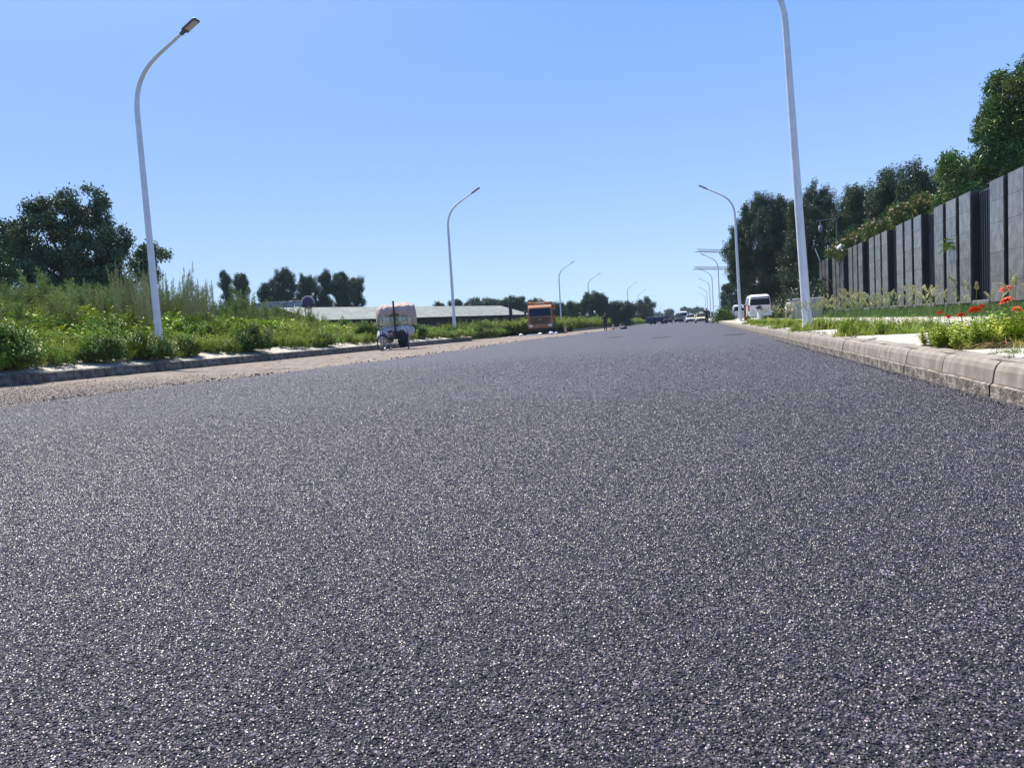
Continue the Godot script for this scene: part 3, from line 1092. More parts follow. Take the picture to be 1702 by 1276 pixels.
# ---------------------------------------------------------------- trees
func trees() -> void:
	rng.seed = 401
	var broad := spray(18, 0.34, 0.2, 0.95, 0.25)
	var fine := spray(22, 0.26, 0.13, 0.8, 0.4)
	var lance := spray(20, 0.42, 0.12, 0.9, 0.1)
	var pin := spray(26, 0.3, 0.07, 1.0, 0.0)
	var f: Material = mats["foliage"]
	var dark := Color(0.045, 0.075, 0.032)
	var blue := Color(0.042, 0.07, 0.04)
	var mid := Color(0.07, 0.12, 0.035)
	tree("broadleaf_tree", "large dark broadleaf tree with a ragged crown behind the weeds on the left", Vector3(-34.8, 1.2, -35.0), [
		[-36.0, 7.0, -34.7, 2.3, 1.8], [-34.5, 8.5, -35.2, 1.45, 1.35], [-33.2, 8.7, -35.5, 0.95, 1.1], [-37.0, 6.0, -34.4, 1.6, 1.5], [-33.3, 6.1, -35.3, 1.9, 1.85], [-35.2, 5.2, -34.8, 2.7, 1.6],
		[-32.2, 6.9, -35.7, 0.85, 1.3], [-31.6, 5.3, -35.7, 1.6, 1.0], [-29.8, 5.7, -36.2, 0.75, 0.85], [-30.2, 4.7, -36.0, 0.8, 0.55], [-37.8, 7.2, -34.3, 0.9, 1.2], [-36.2, 8.6, -34.8, 0.8, 0.8], [-34.0, 4.4, -35.0, 3.0, 0.9]],
		75.0, broad, f, 0.46, 0.7, Color(0.068, 0.115, 0.04), 0.28, "", 0.48, 0.9, 1.0, 0.4)
	tree("small_tree", "small broadleaf tree with a thin trunk at the left edge of the photo", Vector3(-34.6, 1.5, -30.6), [[-35.2, 5.7, -30.7, 1.1, 1.2], [-34.7, 4.7, -30.7, 0.55, 0.6], [-36.2, 5.4, -30.2, 1.2, 1.3]], 75.0, broad, f, 0.46, 0.6, Color(0.06, 0.11, 0.035), 0.12, "", 0.42)
	var names := ["slim dark poplar", "slightly wider dark poplar", "low dark poplar beside the wide one", "wide dark poplar, broadest of the far left row", "ragged dark poplar", "tall narrow dark poplar", "tall dark poplar, last but one of the row", "dark poplar ending the far left row on the right"]
	var pl := [[-69.3, 9.4, -98.8, 0.6, 1.9], [-67.1, 9.0, -99.4, 1.0, 1.9], [-63.5, 7.8, -100.2, 1.2, 1.4], [-61.1, 8.2, -100.9, 2.2, 2.5], [-57.4, 7.5, -101.7, 1.5, 2.3], [-55.1, 7.5, -102.3, 1.3, 2.8], [-52.4, 7.3, -103.0, 1.4, 2.9], [-50.4, 6.7, -103.5, 1.1, 2.7]]
	for i in pl.size():
		var p: Array = pl[i]
		var l := [p]
		for k in 5:
			l.append([p[0] + rf(-0.7, 0.7) * p[3], p[1] + rf(-0.2, 0.9) * p[4], p[2], p[3] * 0.45, p[4] * 0.5])
		l.append([p[0], p[1] * 0.5, p[2], p[3] * 0.9, p[1] * 0.4])
		tree("poplar_tree", names[i] + " behind the long shed", Vector3(p[0], 0, p[2]), l, 64.0, fine, f, 0.5, 1.5, Color(0.068, 0.11, 0.052), 0.14, "far row of poplars on the left", 0.38, 2.0, 0.9)
	var bs := [[-51.0, 6.2, -142.6, 0.9, 0.8], [-47.8, 6.0, -143.4, 1.7, 0.9], [-43.0, 6.0, -144.7, 3.2, 1.1], [-40.1, 5.8, -145.4, 1.7, 1.2], [-36.8, 5.8, -146.3, 2.2, 1.4], [-34.5, 5.5, -146.8, 1.5, 1.2], [-31.7, 5.5, -147.5, 1.2, 1.0]]
	var bn := ["tiny dark tree top", "low tree top left of the second lamp post's line", "broad tree top", "tree top right of the broad one", "taller rounded tree top", "tree top beside the dark flue", "bright-edged tree top left of the truck"]
	for i in bs.size():
		var p: Array = bs[i]
		tree("far_tree", bn[i] + " showing over the long shed's roof", Vector3(p[0], 0, p[2]), [p, [p[0] + p[3] * 0.4, p[1] - 1.2, p[2], p[3], 1.3], [p[0] - p[3] * 0.5, p[1] - 0.4, p[2], p[3] * 0.6, 0.8], [p[0], 2.8, p[2], p[3] * 1.1, 2.4]], 45.0, broad, f, 0.7, 0.6, Color(0.06, 0.1, 0.04), 0.14, "trees behind the long shed", 0.55)
	var ms := [[-24.6, 3.0, -128.5, 1.9, 1.5], [-22.3, 3.0, -128.8, 1.9, 1.5], [-20.6, 2.9, -129.3, 1.7, 1.4], [-18.1, 4.0, -130.2, 1.5, 2.3], [-16.5, 3.8, -130.6, 1.0, 1.8], [-14.6, 2.8, -131.0, 1.8, 1.5], [-12.6, 2.6, -131.6, 1.8, 1.4], [-27.0, 2.9, -128.0, 2.0, 1.5]]
	var mn := ["rounded dark bush right of the third lamp", "dark bush next to the orange truck's right", "low dark bush between the third and fourth lamps", "tall ragged tree behind the fourth lamp", "slim tree beside the tall ragged one", "low dark tree left of the walking person", "low dark tree right of the walking person", "dark tree behind the orange truck"]
	for i in ms.size():
		var p: Array = ms[i]
		tree("far_tree", mn[i], Vector3(p[0], 0, p[2]), [p, [p[0] + p[3] * 0.4, p[1] + p[4] * 0.5, p[2], p[3] * 0.5, p[4] * 0.55], [p[0] - p[3] * 0.5, p[1] + p[4] * 0.3, p[2], p[3] * 0.5, p[4] * 0.5], [p[0], 1.2, p[2], p[3], 1.2]], 50.0, fine, f, 0.7, 0.7, Color(0.075, 0.12, 0.055), 0.14, "trees beyond the weeds at the left kerb", 0.5, 1.2)
	tree("round_tree", "round dark tree among the far left lamps", Vector3(-14.8, 0, -213.9), [[-14.8, 4.2, -213.9, 2.5, 3.0], [-16.6, 3.2, -213.9, 1.6, 2.0], [-13.4, 5.0, -213.9, 1.3, 1.8], [-15.2, 1.6, -213.9, 2.6, 1.6], [-20.0, 2.4, -214, 3.0, 2.2]], 28.0, broad, f, 0.9, 0.5, Color(0.055, 0.09, 0.04), 0.25, "", 0.75)
	var vf := [[-17.4, 3.4, -430.6, 3.1, 3.1], [-21.6, 2.6, -429.5, 2.1, 2.2], [-7.8, 3.8, -433.2, 4.8, 3.6], [-0.9, 3.7, -434.9, 3.1, 3.2], [-13.0, 1.8, -436.0, 3.5, 1.8], [3.5, 2.5, -437.0, 3.5, 2.4], [-28.0, 2.6, -436.0, 4.0, 2.6]]
	var vn := ["pale hazy rounded tree left of the far vehicles", "tiny hazy tree at the far left row's end", "wide hazy tree behind the far vehicles", "hazy tree right of the wide one", "low hazy tree behind the dark cars", "low hazy tree behind the right lamps", "low hazy tree left of the far lamps"]
	for i in vf.size():
		var p: Array = vf[i]
		tree("distant_tree", vn[i], Vector3(p[0], 0, p[2]), [p, [p[0] + p[3] * 0.5, p[1] + 0.5, p[2], p[3] * 0.6, p[4] * 0.7]], 18.0, broad, f, 1.2, 0.5, Color(0.075, 0.12, 0.06), 0.25, "hazy trees at the end of the road", 1.0)
	tree("round_tree", "round dark tree behind the second van at the right", Vector3(5.0, 0, -125.6), [[5.1, 3.7, -125.8, 1.55, 2.4], [4.4, 4.6, -125.8, 0.9, 1.2], [5.8, 4.8, -125.8, 0.9, 1.3], [5.1, 1.8, -125.8, 1.6, 1.6], [7.5, 3.2, -125.8, 1.8, 2.5]], 55.0, fine, f, 0.65, 0.8, Color(0.05, 0.085, 0.038), 0.2, "", 0.45, 1.2)
	# the dark row at the right
	var rows := [
		[Vector3(6.4, 0.2, -74.4), [[5.7, 7.4, -74.5, 2.5, 3.3], [5.8, 10.6, -74.8, 0.6, 1.5], [4.7, 9.2, -74.4, 0.65, 1.6], [6.9, 10.2, -75.0, 0.75, 1.6], [7.9, 10.1, -75.3, 0.65, 1.6], [3.7, 6.4, -73.9, 1.15, 1.7], [6.6, 4.2, -74.5, 3.3, 2.5], [3.7, 4.5, -73.7, 0.95, 1.2], [8.4, 7.5, -75.2, 1.4, 3.3], [6.8, 2.2, -74.6, 3.0, 1.2], [4.2, 8.0, -74.2, 0.8, 1.2], [8.9, 8.9, -75.2, 0.7, 1.6]], "widest dark tree of the right row, behind the parked white van"],
		[Vector3(9.3, 0.2, -68.0), [[9.5, 6.6, -68.1, 2.0, 3.0], [8.3, 8.3, -68.0, 0.55, 1.9], [9.8, 9.5, -68.4, 0.65, 1.7], [10.7, 9.4, -68.7, 0.55, 1.7], [8.9, 4.2, -67.8, 2.0, 2.5], [9.2, 8.6, -68.1, 0.5, 1.7], [11.2, 8.2, -68.7, 0.6, 1.5], [9.4, 1.9, -67.9, 2.2, 1.2]], "dark tree seen beside the nearest right lamp post"],
		[Vector3(11.8, 0.2, -61.5), [[11.3, 8.0, -61.5, 0.55, 1.9], [12.2, 8.2, -61.7, 0.55, 2.0], [13.0, 7.9, -61.9, 0.6, 2.0], [11.7, 5.4, -61.4, 1.8, 2.3], [10.5, 6.6, -61.4, 0.6, 1.5], [12.6, 7.2, -61.5, 0.8, 1.5]], "dark spiky tree behind the wall and the floodlight pole"],
		[Vector3(12.9, 0.2, -56.5), [[12.8, 8.0, -56.7, 0.45, 1.95], [13.5, 8.0, -56.9, 0.45, 1.95], [12.9, 5.4, -56.5, 1.2, 2.1], [12.1, 7.2, -56.6, 0.5, 1.6]], "dark spiky tree right of the floodlight pole"],
		[Vector3(13.3, 0.2, -51.5), [[13.3, 7.5, -51.6, 0.4, 1.8], [12.8, 7.0, -51.4, 0.4, 1.7], [13.9, 7.1, -51.7, 0.5, 1.7], [13.3, 5.2, -51.4, 1.1, 1.9], [14.4, 6.8, -51.4, 0.6, 1.6]], "dark spiky tree nearest the big leafy tree at the right"],
	]
	for r in rows:
		tree("dark_tree", r[2], r[0], r[1], 74.0, fine, f, 0.46, 1.8, Color(0.068, 0.112, 0.048), 0.2, "dark row of trees on the right", 0.34, 2.5, 1.2, 0.2)
	tree("leafy_tree", "big green leafy tree over the wall at the right edge of the photo", Vector3(11.9, 0.4, -32.3), [[11.8, 8.5, -32.6, 0.75, 0.85], [12.1, 7.4, -32.6, 1.3, 1.3], [11.3, 7.5, -32.4, 0.6, 0.65], [11.2, 6.6, -32.3, 1.0, 0.8], [10.1, 6.0, -32.0, 0.75, 0.55], [12.1, 5.8, -32.5, 1.1, 1.3], [9.4, 5.4, -31.9, 0.5, 0.45], [10.6, 5.2, -32.0, 1.1, 0.8], [12.8, 8.2, -32.6, 0.9, 1.2], [13.2, 6.8, -32.6, 1.4, 1.8], [12.5, 9.0, -32.5, 0.5, 0.5]], 120.0, lance, f, 0.4, 0.3, Color(0.115, 0.19, 0.045), 0.2, "", 0.36, 0.9, 1.0)
	tree("leafy_tree", "lower green leafy tree behind the wall, left of the big one", Vector3(10.9, 0.4, -36.0), [[10.6, 5.3, -36.0, 0.9, 0.75], [11.4, 5.9, -36.2, 0.9, 0.8], [12.3, 6.3, -36.2, 0.8, 0.8], [11.2, 4.6, -36.0, 1.3, 0.8]], 120.0, lance, f, 0.4, 0.3, Color(0.12, 0.2, 0.045), 0.15, "", 0.36, 0.9, 1.0)
	var silk := [
		[Vector3(9.9, 0.4, -52.0), [[8.95, 4.45, -52.4, 0.7, 0.45], [9.6, 4.75, -52.2, 0.9, 0.45], [10.2, 5.0, -52.0, 0.8, 0.5], [9.6, 4.3, -52.0, 1.0, 0.5]], "silk tree with pale pink puffs over the far part of the wall"],
		[Vector3(10.6, 0.4, -45.5), [[9.7, 4.95, -46.0, 0.8, 0.5], [10.5, 5.3, -45.6, 0.9, 0.6], [11.2, 5.6, -45.5, 0.7, 0.5], [10.4, 4.6, -45.6, 1.2, 0.6]], "silk tree with pale pink puffs over the middle of the wall"],
		[Vector3(10.6, 0.4, -39.5), [[9.8, 5.15, -40.0, 0.8, 0.4], [10.5, 5.35, -39.5, 0.7, 0.45], [10.2, 4.7, -39.6, 1.1, 0.6], [11.0, 5.2, -39.3, 0.7, 0.5]], "silk tree with pale pink puffs nearest the leafy trees"],
	]
	var puff := mb()
	for i in 40:
		blade(puff, Vector3.ZERO, (rdir() + Vector3.UP * 0.8).normalized(), 0.5, 0.05, 0.2, Color(1, 1, 1))
	var pm := done(puff)
	for s in silk:
		var o := tree("silk_tree", s[2], s[0], s[1], 120.0, pin, f, 0.45, 0.3, Color(0.12, 0.17, 0.03), 0.1, "silk trees behind the wall", 0.32, 0.7, 1.2)
		var at := []
		var cols := []
		for l in s[1]:
			for k in 16:
				var d := rdir()
				d = Vector3(d.x, absf(d.y) * 0.8 + 0.2, d.z + 0.2).normalized()
				var p: Vector3 = Vector3(l[0], l[1], l[2]) + d * Vector3(l[3], l[4], l[3]) * 1.08
				at.append(Transform3D(Basis.from_euler(Vector3(rf(-0.5, 0.5), rf(0, 6), rf(-0.5, 0.5))).scaled_local(Vector3.ONE * rf(0.2, 0.34)), p - o.position))
				cols.append(Color(0.72, 0.5, 0.42) if rng.randf() < 0.6 else Color(0.78, 0.66, 0.5))
		scatter("blossom", pm, f, at, cols, o)
	var sprig := thing("wall_sprig", "green compound leaf sprig growing out of the wall's grille", "plant", Vector3(9.25, 2.85, -30.6))
	var sp := mb()
	for k in 12:
		var d := Vector3(rf(-0.8, -0.2), rf(-0.2, 0.5), rf(-1, 1)).normalized()
		for m in 14:
			for sd in [-1, 1]:
				var along := d * (0.05 + 0.04 * m) + Vector3.DOWN * 0.0012 * m * m
				leaf(sp, along, (d * 0.5 + d.cross(Vector3.UP).normalized() * sd).normalized(), Vector3.UP, 0.16, 0.045, tone(Color(0.12, 0.2, 0.03)))
	obj("leaves", sp, f, sprig)

# ---------------------------------------------------------------- low plants
func bushy(stems: int, h: float, pairs: int, ll: float, lw: float, fine := false) -> ArrayMesh:
	var st := mb()
	for s in stems:
		var lean := Vector3(rf(-1, 1), 0, rf(-1, 1)) * rf(0.15, 0.55)
		var top := Vector3(rf(-0.12, 0.12), 0, rf(-0.12, 0.12)) + (Vector3.UP + lean).normalized() * h * rf(0.6, 1.1)
		var foot := Vector3(top.x * 0.2, 0, top.z * 0.2)
		st.set_color(Color(0.9, 0.8, 0.6))
		blade(st, foot, (top - foot).normalized(), top.distance_to(foot), 0.012, 0.0, Color(0.9, 0.85, 0.6))
		for k in pairs:
			var f := lerpf(0.2, 1.0, (k + rf(0, 0.8)) / pairs)
			var p := foot.lerp(top, f)
			var a := rf(0, TAU)
			for m in 2:
				var d := Vector3(cos(a + PI * m), rf(0.1, 0.7), sin(a + PI * m)).normalized()
				leaf(st, p, d, Vector3.UP, ll * rf(0.6, 1.2) * lerpf(1.1, 0.65, f), lw * rf(0.7, 1.2), tone(Color(1, 1, 1), 0.22, 0.08), 0.22, fine)
	return done(st)

func feathery(h: float) -> ArrayMesh:
	var st := mb()
	for s in 5:
		var top := Vector3(rf(-0.35, 0.35), h * rf(0.7, 1.05), rf(-0.35, 0.35))
		var foot := Vector3(rf(-0.1, 0.1), 0, rf(-0.1, 0.1))
		blade(st, foot, (top - foot).normalized(), top.distance_to(foot), 0.025, 0.0, Color(1.0, 0.8, 0.6))
		for k in 26:
			var f := lerpf(0.15, 0.98, (k + rf(0, 1)) / 26.0)
			var p := foot.lerp(top, f)
			var a := rf(0, TAU)
			var reach := lerpf(0.42, 0.07, f) * rf(0.7, 1.2)
			var d := Vector3(cos(a), rf(0.9, 1.8), sin(a)).normalized()
			for m in 7:
				var q := p + d * reach * (m + 1) / 7.0
				var e := (d + rdir() * 0.9).normalized()
				leaf(st, q, e, rdir(), rf(0.09, 0.17), 0.016, tone(Color(1, 1, 1), 0.2, 0.06), 0.1)
	return done(st)

func vine(n: int) -> ArrayMesh:
	var st := mb()
	for i in n:
		var d := rdir()
		d.y = absf(d.y)
		var p := d * Vector3(0.6, 0.5, 0.6) * rf(0.75, 1.05)
		leaf(st, p, (Vector3(d.x, 0.15, d.z) + rdir() * 0.5).normalized(), (d + Vector3.UP * 1.2).normalized(), rf(0.13, 0.24), rf(0.11, 0.2), tone(Color(1, 1, 1), 0.2, 0.07), 0.12)
	return done(st)

func grass_tuft(n: int, h: float, w: float) -> ArrayMesh:
	var st := mb()
	for i in n:
		var d := (Vector3.UP + Vector3(rf(-1, 1), 0, rf(-1, 1)) * rf(0.1, 0.7)).normalized()
		blade(st, Vector3(rf(-0.08, 0.08), 0, rf(-0.08, 0.08)), d, h * rf(0.5, 1.1), w * rf(0.7, 1.2), rf(0.05, 0.4), tone(Color(1, 1, 1), 0.2, 0.08))
	return done(st)

func foxtail() -> ArrayMesh:
	var st := mb()
	for i in 3:
		var lean := Vector3(rf(-1, 1), 0, rf(-1, 1)) * 0.3
		var p := Vector3(rf(-0.05, 0.05), 0, rf(-0.05, 0.05))
		var h := rf(0.38, 0.62)
		var pts := []
		for k in 6:
			var f := k / 5.0
			pts.append(p + Vector3.UP * h * f + lean * f * f * h * 0.8)
		st.set_color(Color(0.4, 0.5, 0.22))
		tube(st, pts, [0.0022], 4, false)
		var e: Vector3 = pts[5]
		st.set_color(Color(0.95, 0.9, 0.75))
		var d: Vector3 = (pts[5] - pts[4] + lean * 0.12).normalized()
		# the bristly head, bending over
		tube(st, [e, e + d * 0.05 + lean * 0.012, e + d * 0.10 + lean * 0.05 - Vector3.UP * 0.02], [0.005, 0.009, 0.003], 6)
		for k in 70:
			var f := k / 70.0
			var q := e + d * 0.10 * f + lean * 0.05 * f * f - Vector3.UP * 0.02 * f * f
			var o := (rdir() + d * 0.9).normalized()
			leaf(st, q, o, rdir(), 0.028 * (1.0 - 0.5 * f), 0.009, Color(1, 0.96, 0.85) * rf(0.85, 1.15), 0.1)
		for k in 3:
			var a := rf(0, TAU)
			blade(st, p + Vector3.UP * rf(0.0, 0.12), Vector3(cos(a) * 0.8, 0.7, sin(a) * 0.8).normalized(), rf(0.15, 0.24), 0.010, 0.45, tone(Color(0.36, 0.52, 0.18)))
	return done(st)

func yaw(s: float, h := 1.0, tilt := 0.12) -> Basis:
	return Basis.from_euler(Vector3(rf(-tilt, tilt), rf(0, TAU), rf(-tilt, tilt))).scaled_local(Vector3(s, s * h, s))

func left_plants() -> void:
	rng.seed = 501
	var n := FastNoiseLite.new()
	n.seed = 9
	n.frequency = 0.16
	var meshes := [bushy(9, 0.75, 9, 0.13, 0.055), bushy(12, 0.65, 8, 0.1, 0.05), bushy(7, 0.85, 11, 0.15, 0.05)]
	var low := Color(0.105, 0.17, 0.03)
	var at := [[], [], []]
	var cols := [[], [], []]
	var add := func(x: float, y: float, z: float, s: float) -> void:
		var k := rng.randi() % 3
		at[k].append(Transform3D(yaw(s, rf(0.8, 1.15)), Vector3(x, y, z)))
		var w := 0.5 + 0.5 * n.get_noise_2d(x * 2.0, z * 2.0)
		cols[k].append(tone(Color(0.12, 0.195, 0.028).lerp(Color(0.34, 0.39, 0.05), w), 0.2, 0.1))
	# the bank near the kerb
	for i in 9000:
		var z := -5.0 - 50.0 * rng.randf()
		var u := 0.15 + 8.0 * pow(rng.randf(), 1.2)
		var x := -17.3 - u
		if u < 0.9 and n.get_noise_2d(0.0, z * 1.6) < -0.12:
			continue
		add.call(x, left_height(x, z) - 0.04, z, rf(0.55, 1.0) * lerpf(0.75, 1.15, smoothstep(0.0, 2.5, u)))
	# clumps spilling over the footway
	for i in 1000:
		var z := -6.0 - 46.0 * rng.randf()
		if n.get_noise_2d(0.0, z * 1.6) < -0.05:
			continue
		var x := rf(-17.4, -16.5)
		add.call(x, 0.25 + 0.2 * (-16.2 - x), z, rf(0.35, 0.75))
	# the open field behind
	for i in 5000:
		var z := -26.0 - 40.0 * rng.randf()
		var x := -24.0 - 36.0 * rng.randf()
		if z < -46.0 and x < -24.0 - (z + 46.0) * -0.2:
			continue
		add.call(x, left_height(x, z), z, rf(0.8, 1.4) * lerpf(1.0, 0.5, smoothstep(-34.0, -46.0, z)))
	for i in 2600:
		var z := -47.0 - 24.0 * rng.randf()
		var x := rf(-26.0, -15.6) if z > -51.0 else rf(-26.0, -18.0)
		add.call(x, left_height(x, z) * 0.6, z, rf(0.55, 0.95))
	# beyond the side road
	for i in 6500:
		var z := -70.5 - 210.0 * pow(rng.randf(), 1.6)
		var x := -14.8 - 20.0 * pow(rng.randf(), 1.4)
		add.call(x, left_height(x, z) * 0.5, z, rf(1.0, 1.9))
	for k in 3:
		tag(scatter("low_weeds", meshes[k], mats["weed_leaf"], at[k], cols[k]), ["low bright green weeds covering the left bank", "fine-leaved low weeds mixed through the left bank", "taller pale green weeds mixed through the left bank"][k], "weeds")
	# tall feathery weeds
	var fm := [feathery(1.9), feathery(1.6)]
	at = [[], []]
	cols = [[], []]
	for i in 1150:
		var z := -11.0 - 34.0 * rng.randf()
		var u := 4.2 + 8.0 * rng.randf()
		var x := -17.3 - u
		var g := n.get_noise_2d(x * 1.2, z * 1.2)
		if g < -0.22:
			continue
		var k := rng.randi() % 2
		at[k].append(Transform3D(yaw(rf(0.7, 1.15), rf(0.55, 1.05) * (1.0 + 0.4 * g) * lerpf(1.0, 0.62, smoothstep(-24.0, -11.0, z)) * lerpf(1.0, 0.45, smoothstep(-38.0, -47.0, z)), 0.08), Vector3(x, left_height(x, z) - 0.1, z)))
		cols[k].append(tone(Color(0.19, 0.265, 0.085).lerp(Color(0.3, 0.33, 0.12), rng.randf()), 0.18, 0.08))
	for i in 34:
		var z := -24.0 - 6.0 * rng.randf()
		var x := -17.3 - rf(3.6, 6.0)
		at[0].append(Transform3D(yaw(rf(0.35, 0.5), rf(2.6, 3.4), 0.1), Vector3(x, left_height(x, z) - 0.1, z)))
		cols[0].append(tone(Color(0.34, 0.34, 0.2), 0.15, 0.06))
	for i in 500:
		var z := -44.0 - 14.0 * rng.randf()
		var x := rf(-30, -17.6)
		var k := rng.randi() % 2
		at[k].append(Transform3D(yaw(rf(0.3, 0.42), rf(0.7, 1.1), 0.1), Vector3(x, left_height(x, z) * 0.6, z)))
		cols[k].append(tone(Color(0.14, 0.16, 0.05), 0.18, 0.08))
	for k in 2:
		tag(scatter("tall_weeds", fm[k], mats["feather_leaf"], at[k], cols[k]), ["tall feathery weeds standing along the top of the left bank", "shorter feathery weeds filling the back of the left bank"][k], "weeds")
	# broad-leaved creepers
	var vm := vine(110)
	var va := []
	var vc := []
	for i in 420:
		var z := -12.0 - 32.0 * rng.randf()
		var u := 2.6 + 3.6 * rng.randf()
		var x := -17.3 - u
		if n.get_noise_2d(x * 1.5 + 40.0, z * 1.5) < -0.08:
			continue
		va.append(Transform3D(yaw(rf(0.7, 1.2)), Vector3(x, left_height(x, z) + rf(0.1, 0.35), z)))
		vc.append(tone(Color(0.17, 0.27, 0.03).lerp(Color(0.36, 0.42, 0.045), rng.randf()), 0.15, 0.1))
	tag(scatter("creepers", vm, mats["weed_leaf"], va, vc), "broad-leaved bright green creepers half way up the left bank", "weeds")
	# single shrubs that stand out
	var spots := [
		[-16.9, -14.6, 1.15, 1.0, 0.1, "bushy bright green shrub over the kerb at the left edge of the photo"],
		[-16.75, -17.9, 0.7, 0.75, 0.05, "dark green shrub at the kerb just left of the nearest left lamp"],
		[-16.7, -19.6, 0.8, 0.85, 0.02, "dark shrub hanging over the kerb at the nearest left lamp's foot"],
		[-16.8, -21.6, 0.6, 0.65, 0.1, "small light green shrub just right of the nearest left lamp's foot"],
		[-16.7, -25.2, 0.9, 0.9, 0.03, "rounded dark green shrub on the kerb between lamp and loaded tricycle"],
		[-16.8, -31.0, 0.55, 0.6, 0.08, "low green shrub on the kerb left of the loaded tricycle"],
		[-17.6, -37.5, 0.9, 1.05, 0.02, "dark leafy shrub just left of the loaded tricycle"],
		[-17.2, -43.5, 0.8, 0.95, 0.03, "dark leafy shrub just right of the loaded tricycle"],
		[-16.6, -48.5, 0.6, 0.75, 0.02, "dark shrub at the foot of the second left lamp"],
		[-20.4, -26.5, 1.0, 1.0, 0.14, "broad shrub with pale leaves right behind the nearest left lamp"],
		[-20.6, -22.0, 1.1, 1.0, 0.16, "yellow-green leafy shrub half way up the bank, left of the nearest lamp"],
		[-17.9, -61.0, 1.2, 1.6, 0.1, "bright green bush at the left side of the orange truck"],
		[-13.2, -74.5, 0.9, 1.0, 0.03, "dark green bush at the right side of the orange truck"],
	]
	var leafm := bushy(10, 1.0, 9, 0.15, 0.07)
	for s in spots:
		var base := 0.25 + 0.2 * clampf(-16.2 - s[0], 0.0, 1.3) if s[0] > -17.5 else left_height(s[0], s[1])
		if s[1] < -60:
			base = 0.0
		var o := thing("shrub", s[5], "shrub", Vector3(s[0], base, s[1]))
		var st := mb()
		for k in 6:
			bar(st, Vector3.ZERO, Vector3(rf(-0.5, 0.5) * s[2], s[3] * 0.7, rf(-0.5, 0.5) * s[2]), 0.012, 5)
		obj("stem", st, mats["bark"], o)
		var a := []
		var c := []
		for k in 85:
			var d := rdir()
			d.y = absf(d.y)
			a.append(Transform3D(yaw(rf(0.42, 0.7) * s[2] / 0.8, 1.0, 0.7), Vector3(d.x * s[2] * rf(0.2, 0.9), d.y * s[3] * rf(0.1, 0.72), d.z * s[2] * rf(0.2, 0.9))))
			c.append(tone(Color(0.055, 0.11, 0.025).lerp(Color(0.18, 0.26, 0.03), clampf(s[4] * 4.0 + 0.42 + rf(-0.2, 0.2), 0, 1)), 0.2, 0.1))
		scatter("foliage", leafm, mats["weed_leaf"], a, c, o)

